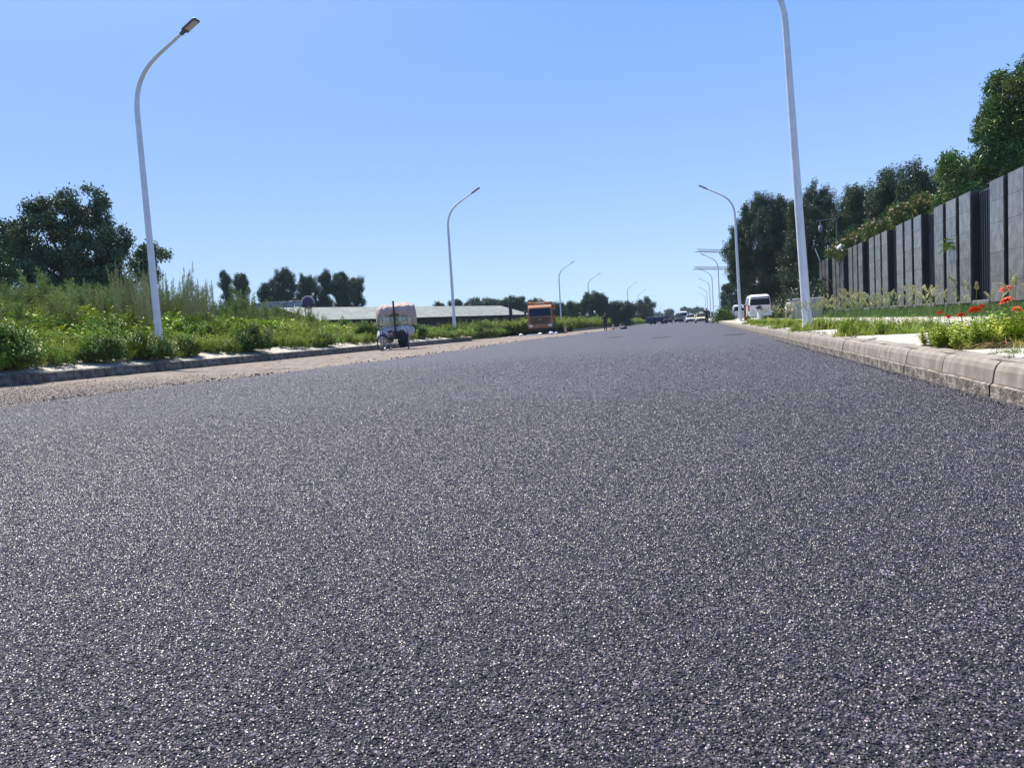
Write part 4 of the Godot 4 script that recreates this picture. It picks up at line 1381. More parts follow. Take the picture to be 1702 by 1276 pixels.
func right_plants() -> void:
	rng.seed = 531
	var zin := [bushy(9, 0.5, 9, 0.105, 0.05, true), bushy(10, 0.42, 8, 0.095, 0.048, true), bushy(8, 0.55, 10, 0.11, 0.048, true)]
	var tuft := grass_tuft(34, 0.24, 0.011)
	var fox := foxtail()
	var wa := [[], [], []]
	var wc := [[], [], []]
	var ga := []
	var gc := []
	var fa := []
	var fc := []
	for b in PITS.size():
		var zc: float = PITS[b]
		var near := b == 0
		for i in (170 if near else 40):
			var k := rng.randi() % 3
			var px := rf(2.1, 3.4)
			var sz := lerpf(0.46, 0.62, smoothstep(2.2, 3.1, px)) if near else 0.5
			wa[k].append(Transform3D(yaw(sz * rf(0.8, 1.1), rf(0.8, 1.1), 0.25), Vector3(px, 0.24, zc + rf(-0.6, 0.6))))
			wc[k].append(tone(Color(0.2, 0.28, 0.03).lerp(Color(0.38, 0.42, 0.05), rng.randf()), 0.2, 0.1))
		for i in (7 if near else 130):
			ga.append(Transform3D(yaw(rf(0.6, 1.15), rf(0.7, 1.05), 0.2), Vector3(rf(2.0, 3.5), 0.24, zc + rf(-0.85, 0.85))))
			gc.append(tone(Color(0.22, 0.30, 0.04).lerp(Color(0.36, 0.38, 0.07), rng.randf()), 0.2, 0.1))
		for i in (8 if near else (34 if b < 3 else 9)):
			fa.append(Transform3D(yaw(rf(0.85, 1.25), 1.0, 0.15), Vector3(rf(2.2, 3.5), 0.24, zc + rf(-0.7, 0.7))))
			fc.append(tone(Color(0.52, 0.5, 0.32), 0.15, 0.06))
	# weeds along the footway's joints and beyond the pits
	for i in 100:
		var z := -14.0 - 50.0 * rng.randf()
		ga.append(Transform3D(yaw(rf(0.5, 0.95), rf(0.7, 1.0), 0.2), Vector3(rf(2.4, 4.6), 0.24, z)))
		gc.append(tone(Color(0.13, 0.2, 0.04), 0.2, 0.1))
		if i % 7 == 0:
			fa.append(Transform3D(yaw(rf(0.8, 1.1), 1.0, 0.15), Vector3(rf(2.3, 4.4), 0.24, z)))
			fc.append(tone(Color(0.52, 0.5, 0.32), 0.15, 0.06))
	for i in 46:
		ga.append(Transform3D(yaw(rf(0.18, 0.42), rf(0.6, 1.0), 0.3), Vector3(2.1 + rf(-0.03, 0.03), 0.25, -4.5 - 18.0 * rng.randf())))
		gc.append(tone(Color(0.14, 0.19, 0.05), 0.2, 0.1))
	for i in 7:
		ga.append(Transform3D(yaw(rf(0.3, 0.55), rf(0.5, 0.9), 0.4), Vector3(2.14 + rf(-0.08, 0.12), 0.25, -6.2 + rf(-0.15, 0.15))))
		gc.append(tone(Color(0.17, 0.22, 0.05), 0.2, 0.1))
	var k0 := ["leafy weeds with pale stems in the right planting pits", "smaller leafy weeds in the right planting pits", "taller leafy weeds in the right planting pits"]
	for k in 3:
		tag(scatter("pit_weeds", zin[k], mats["weed_leaf"], wa[k], wc[k]), k0[k], "weeds")
	tag(scatter("grass", tuft, mats["weed_leaf"], ga, gc), "bright green grass tufts in the right planting pits and joints", "grass")
	tag(scatter("foxtail_grass", fox, mats["weed_leaf"], fa, fc), "foxtail grass with pale drooping heads in the right planting pits", "grass")
	# lawn
	var la := []
	var lc := []
	var lt := grass_tuft(20, 0.16, 0.008)
	for i in 5200:
		var x := rf(7.15, 9.0)
		var z := -17.0 - 46.0 * pow(rng.randf(), 1.3)
		la.append(Transform3D(yaw(rf(0.7, 1.3), 1.0, 0.2), Vector3(x, 0.19 + 0.34 * smoothstep(7.2, 9.2, x), z)))
		lc.append(tone(Color(0.08, 0.15, 0.03), 0.2, 0.1))
	tag(scatter("lawn_grass", lt, mats["weed_leaf"], la, lc), "short green lawn grass at the foot of the dark wall", "grass")
	# dry straw at the near pit's edge
	var da := []
	var dc := []
	var straw := grass_tuft(10, 0.25, 0.006)
	for i in 60:
		da.append(Transform3D(Basis.from_euler(Vector3(rf(1.2, 1.5), rf(0, TAU), 0)).scaled_local(Vector3.ONE * rf(0.5, 1.0)), Vector3(rf(2.1, 3.0), 0.262, -6.85 + rf(-0.12, 0.12))))
		dc.append(tone(Color(0.32, 0.22, 0.11), 0.25, 0.1))
	tag(scatter("dry_straw", straw, mats["feather_leaf"], da, dc), "brown dry straw lying at the edge of the nearest planting pit", "straw")
	# red flowers, each on its own stem
	var fl := [
		[2.79, 0.755, -7.9, 0.062, "tallest red flower, rising against the dark wall"], [2.74, 0.645, -7.75, 0.068, "wide red flower just below the tallest one"], [2.476, 0.575, -7.75, 0.056, "deep red flower left of the plant's middle, above its neighbours"],
		[2.55, 0.565, -7.9, 0.042, "small dark red flower touching the deep red one"], [2.366, 0.53, -7.75, 0.052, "bright red flower right of the leftmost two"], [2.23, 0.52, -7.65, 0.052, "bright red flower low at the left of the bed"],
		[2.29, 0.56, -8.1, 0.04, "small orange-red flower at the far left of the bed"], [2.75, 0.565, -7.55, 0.042, "small orange-red flower at the right edge of the photo"], [2.62, 0.6, -8.0, 0.036, "faded red flower bud behind the deep red flower"]]
	var petals := mats["petal"] as StandardMaterial3D
	for f in fl:
		var o := thing("red_flower", f[4], "flower", Vector3(f[0], 0.25, f[2]), rf(0, TAU), "red flowers in the nearest planting pit")
		var h: float = f[1] - 0.25
		var st := mb(true)
		var lean := Vector3(rf(-0.04, 0.04), 0, rf(-0.04, 0.04))
		tube(st, [Vector3.ZERO, Vector3(0, h * 0.5, 0) + lean, Vector3(0, h, 0)], [0.0035, 0.003, 0.003], 6)
		obj("stem", st, mats["stem_green"], o)
		var lv := mb()
		for k in 5:
			var a := rf(0, TAU)
			for s in 2:
				leaf(lv, Vector3(0, h * (0.25 + 0.13 * k), 0) + lean * 0.6, Vector3(cos(a + PI * s), 0.45, sin(a + PI * s)).normalized(), Vector3.UP, rf(0.06, 0.085), 0.028, tone(Color(0.13, 0.21, 0.03)), 0.2, true)
		obj("leaves", lv, mats["weed_leaf"], o)
		var hd := mb()
		var r: float = f[3]
		var dirn := Vector3(rf(-0.3, 0.3), 1, rf(-0.2, 0.5)).normalized()
		var hb := Basis(Quaternion(Vector3.UP, dirn))
		for ringi in 3:
			var n := 13 - 2 * ringi
			for k in n:
				var a := TAU * k / n + ringi * 0.2
				var d := hb * Vector3(cos(a), 0.12 + 0.35 * ringi, sin(a)).normalized()
				leaf(hd, Vector3(0, h + 0.004 * ringi, 0) + d * 0.006, d, dirn, r * (1.0 - 0.2 * ringi), r * 0.42, tone(Color(0.72, 0.05, 0.016), 0.25, 0.1), 0.12, true)
		obj("petals", hd, petals, o)
		var ct := mb(true)
		ellipsoid(ct, Vector3(0, h + 0.01, 0) + dirn * 0.006, Vector3(r * 0.24, r * 0.24, r * 0.24), hb, 10)
		obj("flower_centre", ct, mats["amber_lens"], o)
	# low hedge and undergrowth in the shade of the dark trees
	var ha := []
	var hc := []
	var hm := spray(22, 0.3, 0.16, 0.9, 0.4)
	for i in 1500:
		var z := rf(-76, -56)
		var x := rf(4.9, 14.0) + (z + 62.0) * -0.12
		if x < 6.4 and z > -66.0:
			continue
		ha.append(Transform3D(yaw(rf(0.6, 1.1), 1.0, 0.6), Vector3(x, 0.2 + 2.6 * pow(rng.randf(), 1.4) * clampf((x - 4.0) / 4.0, 0.4, 1.0), z)))
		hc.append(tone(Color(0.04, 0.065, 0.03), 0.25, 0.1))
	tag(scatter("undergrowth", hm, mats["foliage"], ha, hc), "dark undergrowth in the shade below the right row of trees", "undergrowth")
	var spots := [[2.3, -80.0, 1.2, 1.5, "green bush at the far end of the right footway"], [2.9, -84.0, 1.0, 1.7, "darker bush behind the far right kerb, before the second van"]]
	for s in spots:
		var o := thing("shrub", s[4], "shrub", Vector3(s[0], 0.25, s[1]))
		var st := mb()
		for k in 5:
			bar(st, Vector3.ZERO, Vector3(rf(-0.4, 0.4), s[3] * 0.7, rf(-0.4, 0.4)), 0.02, 5)
		obj("stem", st, mats["bark"], o)
		var a := []
		var c := []
		for k in 90:
			var d := rdir()
			d.y = absf(d.y)
			a.append(Transform3D(yaw(rf(0.5, 0.8), 1.0, 0.7), Vector3(d.x * s[2] * rf(0.2, 0.9), d.y * s[3] * rf(0.2, 0.9), d.z * s[2] * rf(0.2, 0.9))))
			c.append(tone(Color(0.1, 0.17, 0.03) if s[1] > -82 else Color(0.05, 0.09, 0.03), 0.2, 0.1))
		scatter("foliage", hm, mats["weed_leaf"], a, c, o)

# ---------------------------------------------------------------- people: one continuous skin over joints, meshed by surface nets
# bones: [a, b, radius at a, radius at b]
func flesh(st: SurfaceTool, bones: Array, cell: float, k := 0.02) -> void:
	var lo := Vector3.ONE * 1e6
	var hi := -lo
	for b in bones:
		var r: float = maxf(b[2], b[3]) + 4.0 * k
		for e in [b[0], b[1]]:
			lo = lo.min(e - Vector3.ONE * r)
			hi = hi.max(e + Vector3.ONE * r)
	var nx := int((hi.x - lo.x) / cell) + 2
	var ny := int((hi.y - lo.y) / cell) + 2
	var nz := int((hi.z - lo.z) / cell) + 2
	var f := PackedFloat32Array()
	f.resize(nx * ny * nz)
	for b in bones:
		var a: Vector3 = b[0]
		var ab: Vector3 = b[1] - b[0]
		var l2 := maxf(ab.length_squared(), 1e-8)
		var r: float = maxf(b[2], b[3]) + 3.5 * k
		var p0 := ((a.min(b[1]) - Vector3.ONE * r - lo) / cell).floor()
		var p1 := ((a.max(b[1]) + Vector3.ONE * r - lo) / cell).ceil()
		for z in range(maxi(int(p0.z), 0), mini(int(p1.z) + 1, nz)):
			for y in range(maxi(int(p0.y), 0), mini(int(p1.y) + 1, ny)):
				for x in range(maxi(int(p0.x), 0), mini(int(p1.x) + 1, nx)):
					var p := lo + Vector3(x, y, z) * cell
					var t := clampf((p - a).dot(ab) / l2, 0.0, 1.0)
					var d := p.distance_to(a + ab * t) - lerpf(b[2], b[3], t)
					if d < 3.5 * k:
						f[x + nx * (y + ny * z)] += exp(-d / k)
	# inside where the sum exceeds one
	var id := {}
	var v := PackedVector3Array()
	var corner := [Vector3i(0, 0, 0), Vector3i(1, 0, 0), Vector3i(0, 1, 0), Vector3i(1, 1, 0), Vector3i(0, 0, 1), Vector3i(1, 0, 1), Vector3i(0, 1, 1), Vector3i(1, 1, 1)]
	var edges := [[0, 1], [2, 3], [4, 5], [6, 7], [0, 2], [1, 3], [4, 6], [5, 7], [0, 4], [1, 5], [2, 6], [3, 7]]
	for z in nz - 1:
		for y in ny - 1:
			for x in nx - 1:
				var base := x + nx * (y + ny * z)
				var m := 0
				var val := []
				for c in 8:
					var q: Vector3i = corner[c]
					var s := f[base + q.x + nx * (q.y + ny * q.z)]
					val.append(s)
					if s >= 1.0:
						m += 1
				if m == 0 or m == 8:
					continue
				var sum := Vector3.ZERO
				var n := 0
				for e in edges:
					var va: float = val[e[0]]
					var vb: float = val[e[1]]
					if (va >= 1.0) != (vb >= 1.0):
						var la := log(maxf(va, 0.03))
						var lb := log(maxf(vb, 0.03))
						var t := clampf(la / (la - lb), 0.0, 1.0)
						sum += Vector3(corner[e[0]]).lerp(Vector3(corner[e[1]]), t)
						n += 1
				id[base] = v.size()
				v.append(lo + (Vector3(x, y, z) + sum / n) * cell)
	st.set_smooth_group(0)
	var step := [1, nx, nx * ny]
	for base in id:
		for ax in 3:
			var u: int = step[(ax + 1) % 3]
			var w: int = step[(ax + 2) % 3]
			var s: int = step[ax]
			var inside := f[base] >= 1.0
			if base + s >= f.size() or inside == (f[base + s] >= 1.0):
				continue
			if not (id.has(base - u) and id.has(base - w) and id.has(base - u - w)):
				continue
			var a := v[id[base]]
			var b := v[id[base - u]]
			var c := v[id[base - u - w]]
			var d := v[id[base - w]]
			if inside:
				quad(st, a, b, c, d)
			else:
				quad(st, d, c, b, a)

func hand(st: SurfaceTool, wrist: Vector3, dir: Vector3, across: Vector3, thumb: float) -> void:
	var palm := wrist + dir * 0.085
	var n := dir.cross(across).normalized()
	flesh(st, [[wrist, palm - across * 0.022, 0.024, 0.019], [wrist, palm + across * 0.022, 0.024, 0.019], [wrist, palm, 0.024, 0.02]], 0.007, 0.006)
	var lens := [0.07, 0.08, 0.075, 0.06]
	for k in 4:
		var b := palm + across * (-0.03 + 0.02 * k) * thumb
		var d := (dir + across * (k - 1.5) * 0.05 * thumb).normalized()
		tube(st, [b - d * 0.012, b + d * lens[k] * 0.45 + n * 0.004, b + d * lens[k] * 0.8 + n * 0.018, b + d * lens[k] + n * 0.034], [0.0095, 0.009, 0.0085, 0.006], 7)
	var t := wrist + dir * 0.03 - across * 0.03 * thumb
	tube(st, [t + across * 0.012 * thumb, t + (dir * 0.6 - across * 0.5 * thumb) * 0.035, t + (dir * 0.9 - across * 0.4 * thumb) * 0.065 + n * 0.01], [0.011, 0.01, 0.007], 7)

# pose: joints by name, in metres above the ground at the feet; the face looks along +z
func person(label: String, at: Vector3, turn: float, j: Dictionary, shirt: Material, trousers: Material, hair_long := false) -> void:
	var o := thing("person", label, "person", at, turn)
	var body := mb(true)
	var neck: Vector3 = j.neck
	var head: Vector3 = j.head
	var sk := []
	sk.append([j.pelvis, j.chest, 0.12, 0.125])
	sk.append([j.chest, neck, 0.11, 0.055])
	sk.append([neck, head + Vector3(0, -0.05, 0), 0.052, 0.055])
	for s in ["l", "r"]:
		var sh: Vector3 = j["shoulder_" + s]
		sk.append([j.chest + Vector3(0, 0.1, 0), sh, 0.09, 0.052])
		sk.append([sh, j["elbow_" + s], 0.05, 0.038])
		sk.append([j["elbow_" + s], j["wrist_" + s], 0.038, 0.024])
		sk.append([j.pelvis, j["hip_" + s], 0.11, 0.09])
		sk.append([j["hip_" + s], j["knee_" + s], 0.085, 0.055])
		sk.append([j["knee_" + s], j["ankle_" + s], 0.055, 0.036])
	flesh(body, sk, 0.022, 0.014)
	flesh(body, [[head + Vector3(0, 0.02, -0.01), head + Vector3(0, 0.045, -0.015), 0.078, 0.082], [head + Vector3(0, -0.03, 0.02), head + Vector3(0, -0.08, 0.045), 0.062, 0.035],
		[head + Vector3(0, 0.012, 0.085), head + Vector3(0, -0.02, 0.1), 0.009, 0.015], [head + Vector3(0.077, -0.015, -0.005), head + Vector3(0.08, 0.02, -0.01), 0.012, 0.016],
		[head + Vector3(-0.077, -0.015, -0.005), head + Vector3(-0.08, 0.02, -0.01), 0.012, 0.016], [head + Vector3(-0.018, -0.06, 0.075), head + Vector3(0.018, -0.06, 0.075), 0.009, 0.009]], 0.009, 0.008)
	for s in ["l", "r"]:
		var d: Vector3 = (j["wrist_" + s] - j["elbow_" + s]).normalized()
		var across := d.cross(Vector3(1, 0, 0.2)).normalized()
		hand(body, j["wrist_" + s], d, across, 1.0 if s == "l" else -1.0)
	obj("body", body, mats["skin"], o)
	for s in [-1, 1]:
		var e := mb(true)
		ellipsoid(e, head + Vector3(0.03 * s, 0.012, 0.077), Vector3(0.013, 0.009, 0.008), Basis.IDENTITY, 8)
		obj("eye", e, mats["black"], o)
	var h := mb(true)
	var hb := [[head + Vector3(0, 0.045, -0.02), head + Vector3(0, 0.06, -0.02), 0.088, 0.085], [head + Vector3(0, 0.0, -0.05), head + Vector3(0, 0.05, -0.04), 0.07, 0.075], [head + Vector3(0, 0.075, 0.045), head + Vector3(0, 0.09, 0.02), 0.03, 0.045]]
	if hair_long:
		hb.append([head + Vector3(0, 0.0, -0.06), head + Vector3(0, -0.18, -0.09), 0.075, 0.05])
	flesh(h, hb, 0.011, 0.01)
	obj("hair", h, mats["hair"], o)
	var sv := mb(true)
	var sb := [[j.pelvis + Vector3(0, 0.0, 0), j.chest, 0.14, 0.14], [j.chest, neck - Vector3(0, 0.04, 0), 0.125, 0.07]]
	for s in ["l", "r"]:
		var sh: Vector3 = j["shoulder_" + s]
		sb.append([j.chest + Vector3(0, 0.1, 0), sh, 0.1, 0.064])
		sb.append([sh, j["elbow_" + s], 0.066, 0.052])
		sb.append([j["elbow_" + s], (j["elbow_" + s] as Vector3).lerp(j["wrist_" + s], 0.85), 0.05, 0.036])
	flesh(sv, sb, 0.022, 0.014)
	obj("shirt", sv, shirt, o)
	var tv := mb(true)
	var tb := []
	for s in ["l", "r"]:
		tb.append([j.pelvis, j["hip_" + s], 0.125, 0.105])
		tb.append([j["hip_" + s], j["knee_" + s], 0.1, 0.072])
		tb.append([j["knee_" + s], (j["knee_" + s] as Vector3).lerp(j["ankle_" + s], 0.95), 0.07, 0.055])
	flesh(tv, tb, 0.022, 0.014)
	obj("trousers", tv, trousers, o)
	for s in ["l", "r"]:
		var a: Vector3 = j["ankle_" + s]
		var toe: Vector3 = j.get("toe_" + s, a + Vector3(0, -0.05, 0.16))
		var sh := mb(true)
		flesh(sh, [[a + Vector3(0, -0.035, -0.03), toe, 0.045, 0.036]], 0.014, 0.01)
		obj("shoe", sh, mats["black"], o)

func people() -> void:
	var walk := {
		"pelvis": Vector3(0, 0.93, 0), "chest": Vector3(0, 1.26, 0.02), "neck": Vector3(0, 1.49, 0.03), "head": Vector3(0.01, 1.62, 0.05),
		"shoulder_l": Vector3(0.19, 1.42, 0.01), "shoulder_r": Vector3(-0.19, 1.42, 0.03), "elbow_l": Vector3(0.25, 1.15, -0.1), "elbow_r": Vector3(-0.26, 1.17, 0.02),
		"wrist_l": Vector3(0.25, 0.92, 0.0), "wrist_r": Vector3(-0.16, 1.32, 0.2), "hip_l": Vector3(0.09, 0.9, 0), "hip_r": Vector3(-0.09, 0.9, 0),
		"knee_l": Vector3(0.08, 0.5, 0.16), "knee_r": Vector3(-0.07, 0.49, -0.02), "ankle_l": Vector3(0.05, 0.1, 0.24), "ankle_r": Vector3(-0.04, 0.14, -0.3), "toe_r": Vector3(-0.03, 0.05, -0.14),
	}
	person("person in black walking on the left of the road, one hand raised to the chest", Vector3(-9.0, -0.02, -73.0), 0.3, walk, mats["cloth_black"], mats["cloth_navy"])
	var stand := {
		"pelvis": Vector3(0, 0.93, 0), "chest": Vector3(0, 1.26, 0.0), "neck": Vector3(0, 1.49, 0.0), "head": Vector3(0, 1.62, 0.02),
		"shoulder_l": Vector3(0.19, 1.42, 0.0), "shoulder_r": Vector3(-0.19, 1.42, 0.0), "elbow_l": Vector3(0.3, 1.16, 0.02), "elbow_r": Vector3(-0.3, 1.16, 0.02),
		"wrist_l": Vector3(0.2, 0.98, 0.16), "wrist_r": Vector3(-0.2, 0.98, 0.16), "hip_l": Vector3(0.09, 0.9, 0), "hip_r": Vector3(-0.09, 0.9, 0),
		"knee_l": Vector3(0.1, 0.5, 0.05), "knee_r": Vector3(-0.1, 0.49, -0.03), "ankle_l": Vector3(0.1, 0.09, 0.06), "ankle_r": Vector3(-0.09, 0.09, -0.12),
	}
	person("person in dark clothes standing on the road far ahead, near the yellow taxis", Vector3(0.8, 0.0, -88.0), 0.1, stand, mats["cloth_black"], mats["cloth_black"])
	var sit := {
		"pelvis": Vector3(0, 0.5, 0), "chest": Vector3(0.02, 0.82, 0.1), "neck": Vector3(0.03, 1.03, 0.17), "head": Vector3(0.04, 1.15, 0.22),
		"shoulder_l": Vector3(0.2, 0.97, 0.14), "shoulder_r": Vector3(-0.16, 0.97, 0.14), "elbow_l": Vector3(0.27, 0.72, 0.22), "elbow_r": Vector3(-0.25, 0.72, 0.22),
		"wrist_l": Vector3(0.16, 0.58, 0.38), "wrist_r": Vector3(-0.13, 0.58, 0.38), "hip_l": Vector3(0.1, 0.48, 0.03), "hip_r": Vector3(-0.1, 0.48, 0.03),
		"knee_l": Vector3(0.2, 0.5, 0.42), "knee_r": Vector3(-0.2, 0.5, 0.42), "ankle_l": Vector3(0.16, 0.09, 0.4), "ankle_r": Vector3(-0.17, 0.09, 0.4),
	}
	person("person in a pale shirt sitting bent forward on a stool beside the white van", Vector3(5.4, 0.262, -48.0), -0.35, sit, mats["cloth_pale"], mats["cloth_tan"])
	var t := thing("stool", "low dark stool under the seated person in the pale shirt", "stool", Vector3(5.4, 0.262, -48.0), -0.35)
	var s := mb()
	box(s, Vector3(0, 0.36, -0.02), Vector3(0.36, 0.05, 0.34), 0.015)
	obj("seat", s, mats["dark_paint"], t)
	for a in [-1, 1]:
		for b in [-1, 1]:
			var l := mb()
			bar(l, Vector3(a * 0.13, 0.34, -0.02 + b * 0.12), Vector3(a * 0.16, 0.0, -0.02 + b * 0.15), 0.015, 6)
			obj("leg", l, mats["dark_paint"], t)

# ---------------------------------------------------------------- vehicles
func wheel(o: Node3D, c: Vector3, r: float, w: float) -> void:
	var st := mb(true)
	lathe(st, c - Vector3(w / 2, 0, 0), Vector3(1, 0, 0), [[r * 0.62, 0.0], [r * 0.93, 0.0], [r, w * 0.12], [r, w * 0.88], [r * 0.93, w], [r * 0.62, w]], 24)
	var t := obj("wheel", st, mats["rubber"], o)
	var h := mb(true)
	lathe(h, c - Vector3(w * 0.45, 0, 0), Vector3(1, 0, 0), [[0.001, w * 0.15], [r * 0.2, 0.0], [r * 0.61, w * 0.1], [r * 0.61, w * 0.8], [r * 0.2, w * 0.9], [0.001, w * 0.75]], 18)
	obj("rim", h, mats["steel"], t)

func van(label: String, at: Vector3, turn: float, paint: Material, height: float) -> Node3D:
	# the rear looks along +z
	var o := thing("van", label, "van", at, turn, "vans parked on the right footway")
	var st := mb(true)
	var hw := 0.88
	var rings := [rr(-2.45, hw * 0.86, 0.45, 0.85, 0.9, 0.1), rr(-2.35, hw * 0.94, 0.32, 1.0, 0.92, 0.12), rr(-1.75, hw, 0.28, 1.15, 0.93, 0.15), rr(-0.95, hw, 0.28, height - 0.06, 0.84, 0.2), rr(-0.4, hw, 0.28, height, 0.84, 0.2),
		rr(1.6, hw, 0.28, height, 0.85, 0.2), rr(2.2, hw, 0.3, height - 0.03, 0.85, 0.2), rr(2.36, hw * 0.985, 0.34, height - 0.12, 0.85, 0.18), rr(2.43, hw * 0.95, 0.42, height - 0.3, 0.87, 0.12)]
	ring_loft(st, rings, true)
	obj("body", st, paint, o)
	var top := height - 0.22
	var w := mb()
	var y0 := height * 0.58
	quad(w, Vector3(-hw * 0.84, y0, 2.452), Vector3(hw * 0.84, y0, 2.452), Vector3(hw * 0.77, top, 2.425), Vector3(-hw * 0.77, top, 2.425))
	for e in [[-hw * 0.84, -hw * 0.77], [hw * 0.84, hw * 0.77]]:
		quad(w, Vector3(e[0], y0, 2.452), Vector3(e[0] * 0.99, y0, 2.3), Vector3(e[1] * 0.99, top, 2.3), Vector3(e[1], top, 2.425))
	quad(w, Vector3(-hw * 0.84, y0, 2.3), Vector3(hw * 0.84, y0, 2.3), Vector3(hw * 0.84, y0, 2.452), Vector3(-hw * 0.84, y0, 2.452))
	quad(w, Vector3(-hw * 0.77, top, 2.425), Vector3(hw * 0.77, top, 2.425), Vector3(hw * 0.77, top, 2.3), Vector3(-hw * 0.77, top, 2.3))
	obj("rear_window", w, mats["glass"], o)
	var tr := mb()
	box(tr, Vector3(0, y0 - 0.03, 2.46), Vector3(hw * 1.72, 0.05, 0.03), 0.01)
	obj("window_trim", tr, paint, o)
	for s in [-1, 1]:
		var l := mb()
		box(l, Vector3(s * hw * 0.93, height * 0.47, 2.38), Vector3(0.13, 0.48, 0.12), 0.03)
		obj("tail_light", l, mats["red_lens"], o)
		for k in 2:
			var g := mb()
			var z0: float = [-0.55, 0.65][k]
			quad(g, Vector3(s * (hw * 0.985), y0, z0), Vector3(s * (hw * 0.985), y0, z0 + 1.05), Vector3(s * hw * 0.9, top, z0 + 1.05), Vector3(s * hw * 0.9, top, z0))
			quad(g, Vector3(s * (hw * 0.965), y0, z0), Vector3(s * hw * 0.88, top, z0), Vector3(s * hw * 0.88, top, z0 + 1.05), Vector3(s * (hw * 0.965), y0, z0 + 1.05))
			obj("side_window", g, mats["glass"], o)
		var m := mb()
		box(m, Vector3(s * (hw + 0.1), 1.15, -1.2), Vector3(0.16, 0.22, 0.1), 0.03)
		obj("mirror", m, paint, o)
		for z in [-1.5, 1.45]:
			wheel(o, Vector3(s * (hw - 0.1), 0.31, z), 0.31, 0.2)
	var p := mb()
	box(p, Vector3(0, height * 0.41, 2.47), Vector3(0.46, 0.14, 0.02), 0.005)
	obj("number_plate", p, mats["plate"], o)
	var hd := mb()
	box(hd, Vector3(0, height * 0.475, 2.475), Vector3(0.5, 0.05, 0.04), 0.012)
	obj("door_handle", hd, mats["chrome"], o)
	var b := mb()
	box(b, Vector3(0, 0.42, 2.45), Vector3(hw * 1.9, 0.24, 0.16), 0.05)
	obj("bumper", b, paint, o)
	var wp := mb()
	bar(wp, Vector3(0.0, y0 - 0.02, 2.48), Vector3(-0.35, y0 + 0.1, 2.47), 0.012, 6)
	obj("wiper", wp, mats["black"], o)
	return o

func car(label: String, at: Vector3, turn: float, paint: Material, tall: float, taxi := false) -> Node3D:
	# the front looks along +z
	var o := thing("car", label, "car", at, turn, "vehicles far ahead on the road")
	var hw := 0.9
	var st := mb(true)
	var belt := 0.9 * tall
	ring_loft(st, [rr(-2.2, hw * 0.9, 0.4, belt * 0.95, 0.92, 0.1), rr(-2.0, hw * 0.98, 0.25, belt, 0.93, 0.12), rr(1.1, hw, 0.22, belt, 0.92, 0.12), rr(1.9, hw * 0.97, 0.24, belt * 0.88, 0.9, 0.12), rr(2.2, hw * 0.86, 0.32, belt * 0.78, 0.9, 0.1)], true)
	obj("body", st, paint, o)
	var c := mb(true)
	var up := 1.5 * tall
	ring_loft(c, [rr(-1.9, hw * 0.86, belt - 0.06, belt, 0.95, 0.02), rr(-1.3, hw * 0.84, belt - 0.06, up - 0.05, 0.8, 0.02), rr(0.2, hw * 0.86, belt - 0.06, up - 0.03, 0.8, 0.02), rr(1.1, hw * 0.9, belt - 0.06, belt, 0.95, 0.02)], true)
	obj("windows", c, mats["dim_glass"], o)
	var r := mb(true)
	ring_loft(r, [rr(-1.4, hw * 0.68, up - 0.1, up - 0.02, 0.95, 0.03), rr(-1.1, hw * 0.7, up - 0.08, up, 0.95, 0.03), rr(0.1, hw * 0.7, up - 0.08, up, 0.95, 0.03), rr(0.3, hw * 0.68, up - 0.1, up - 0.03, 0.95, 0.03)], true)
	obj("roof", r, paint, o)
	for s in [-1, 1]:
		var pl := mb()
		bar(pl, Vector3(s * hw * 0.68, up - 0.05, 0.22), Vector3(s * hw * 0.84, belt, 1.08), 0.035, 6)
		obj("pillar", pl, paint, o)
		var l := mb(true)
		ellipsoid(l, Vector3(s * hw * 0.68, belt * 0.68, 2.08), Vector3(0.17, 0.08, 0.1), Basis.IDENTITY, 10)
		obj("headlight", l, mats["clear_lens"], o)
		var m := mb()
		box(m, Vector3(s * (hw + 0.06), belt + 0.06, 0.75), Vector3(0.16, 0.12, 0.08), 0.02)
		obj("mirror", m, paint, o)
		for z in [-1.35, 1.35]:
			wheel(o, Vector3(s * (hw - 0.1), 0.32, z), 0.32, 0.2)
	var g := mb()
	box(g, Vector3(0, belt * 0.62, 2.19), Vector3(0.7, 0.14, 0.03), 0.01)
	obj("grille", g, mats["black"], o)
	var b := mb()
	box(b, Vector3(0, 0.38, 2.15), Vector3(hw * 1.66, 0.2, 0.14), 0.05)
	obj("bumper", b, mats["black"], o)
	var p := mb()
	box(p, Vector3(0, 0.42, 2.235), Vector3(0.44, 0.12, 0.02), 0.004)
	obj("number_plate", p, mats["plate"], o)
	if taxi:
		var t := mb()
		box(t, Vector3(0, up + 0.08, -0.3), Vector3(0.5, 0.16, 0.2), 0.04)
		obj("roof_sign", t, mats["white_plastic"], o)
	return o

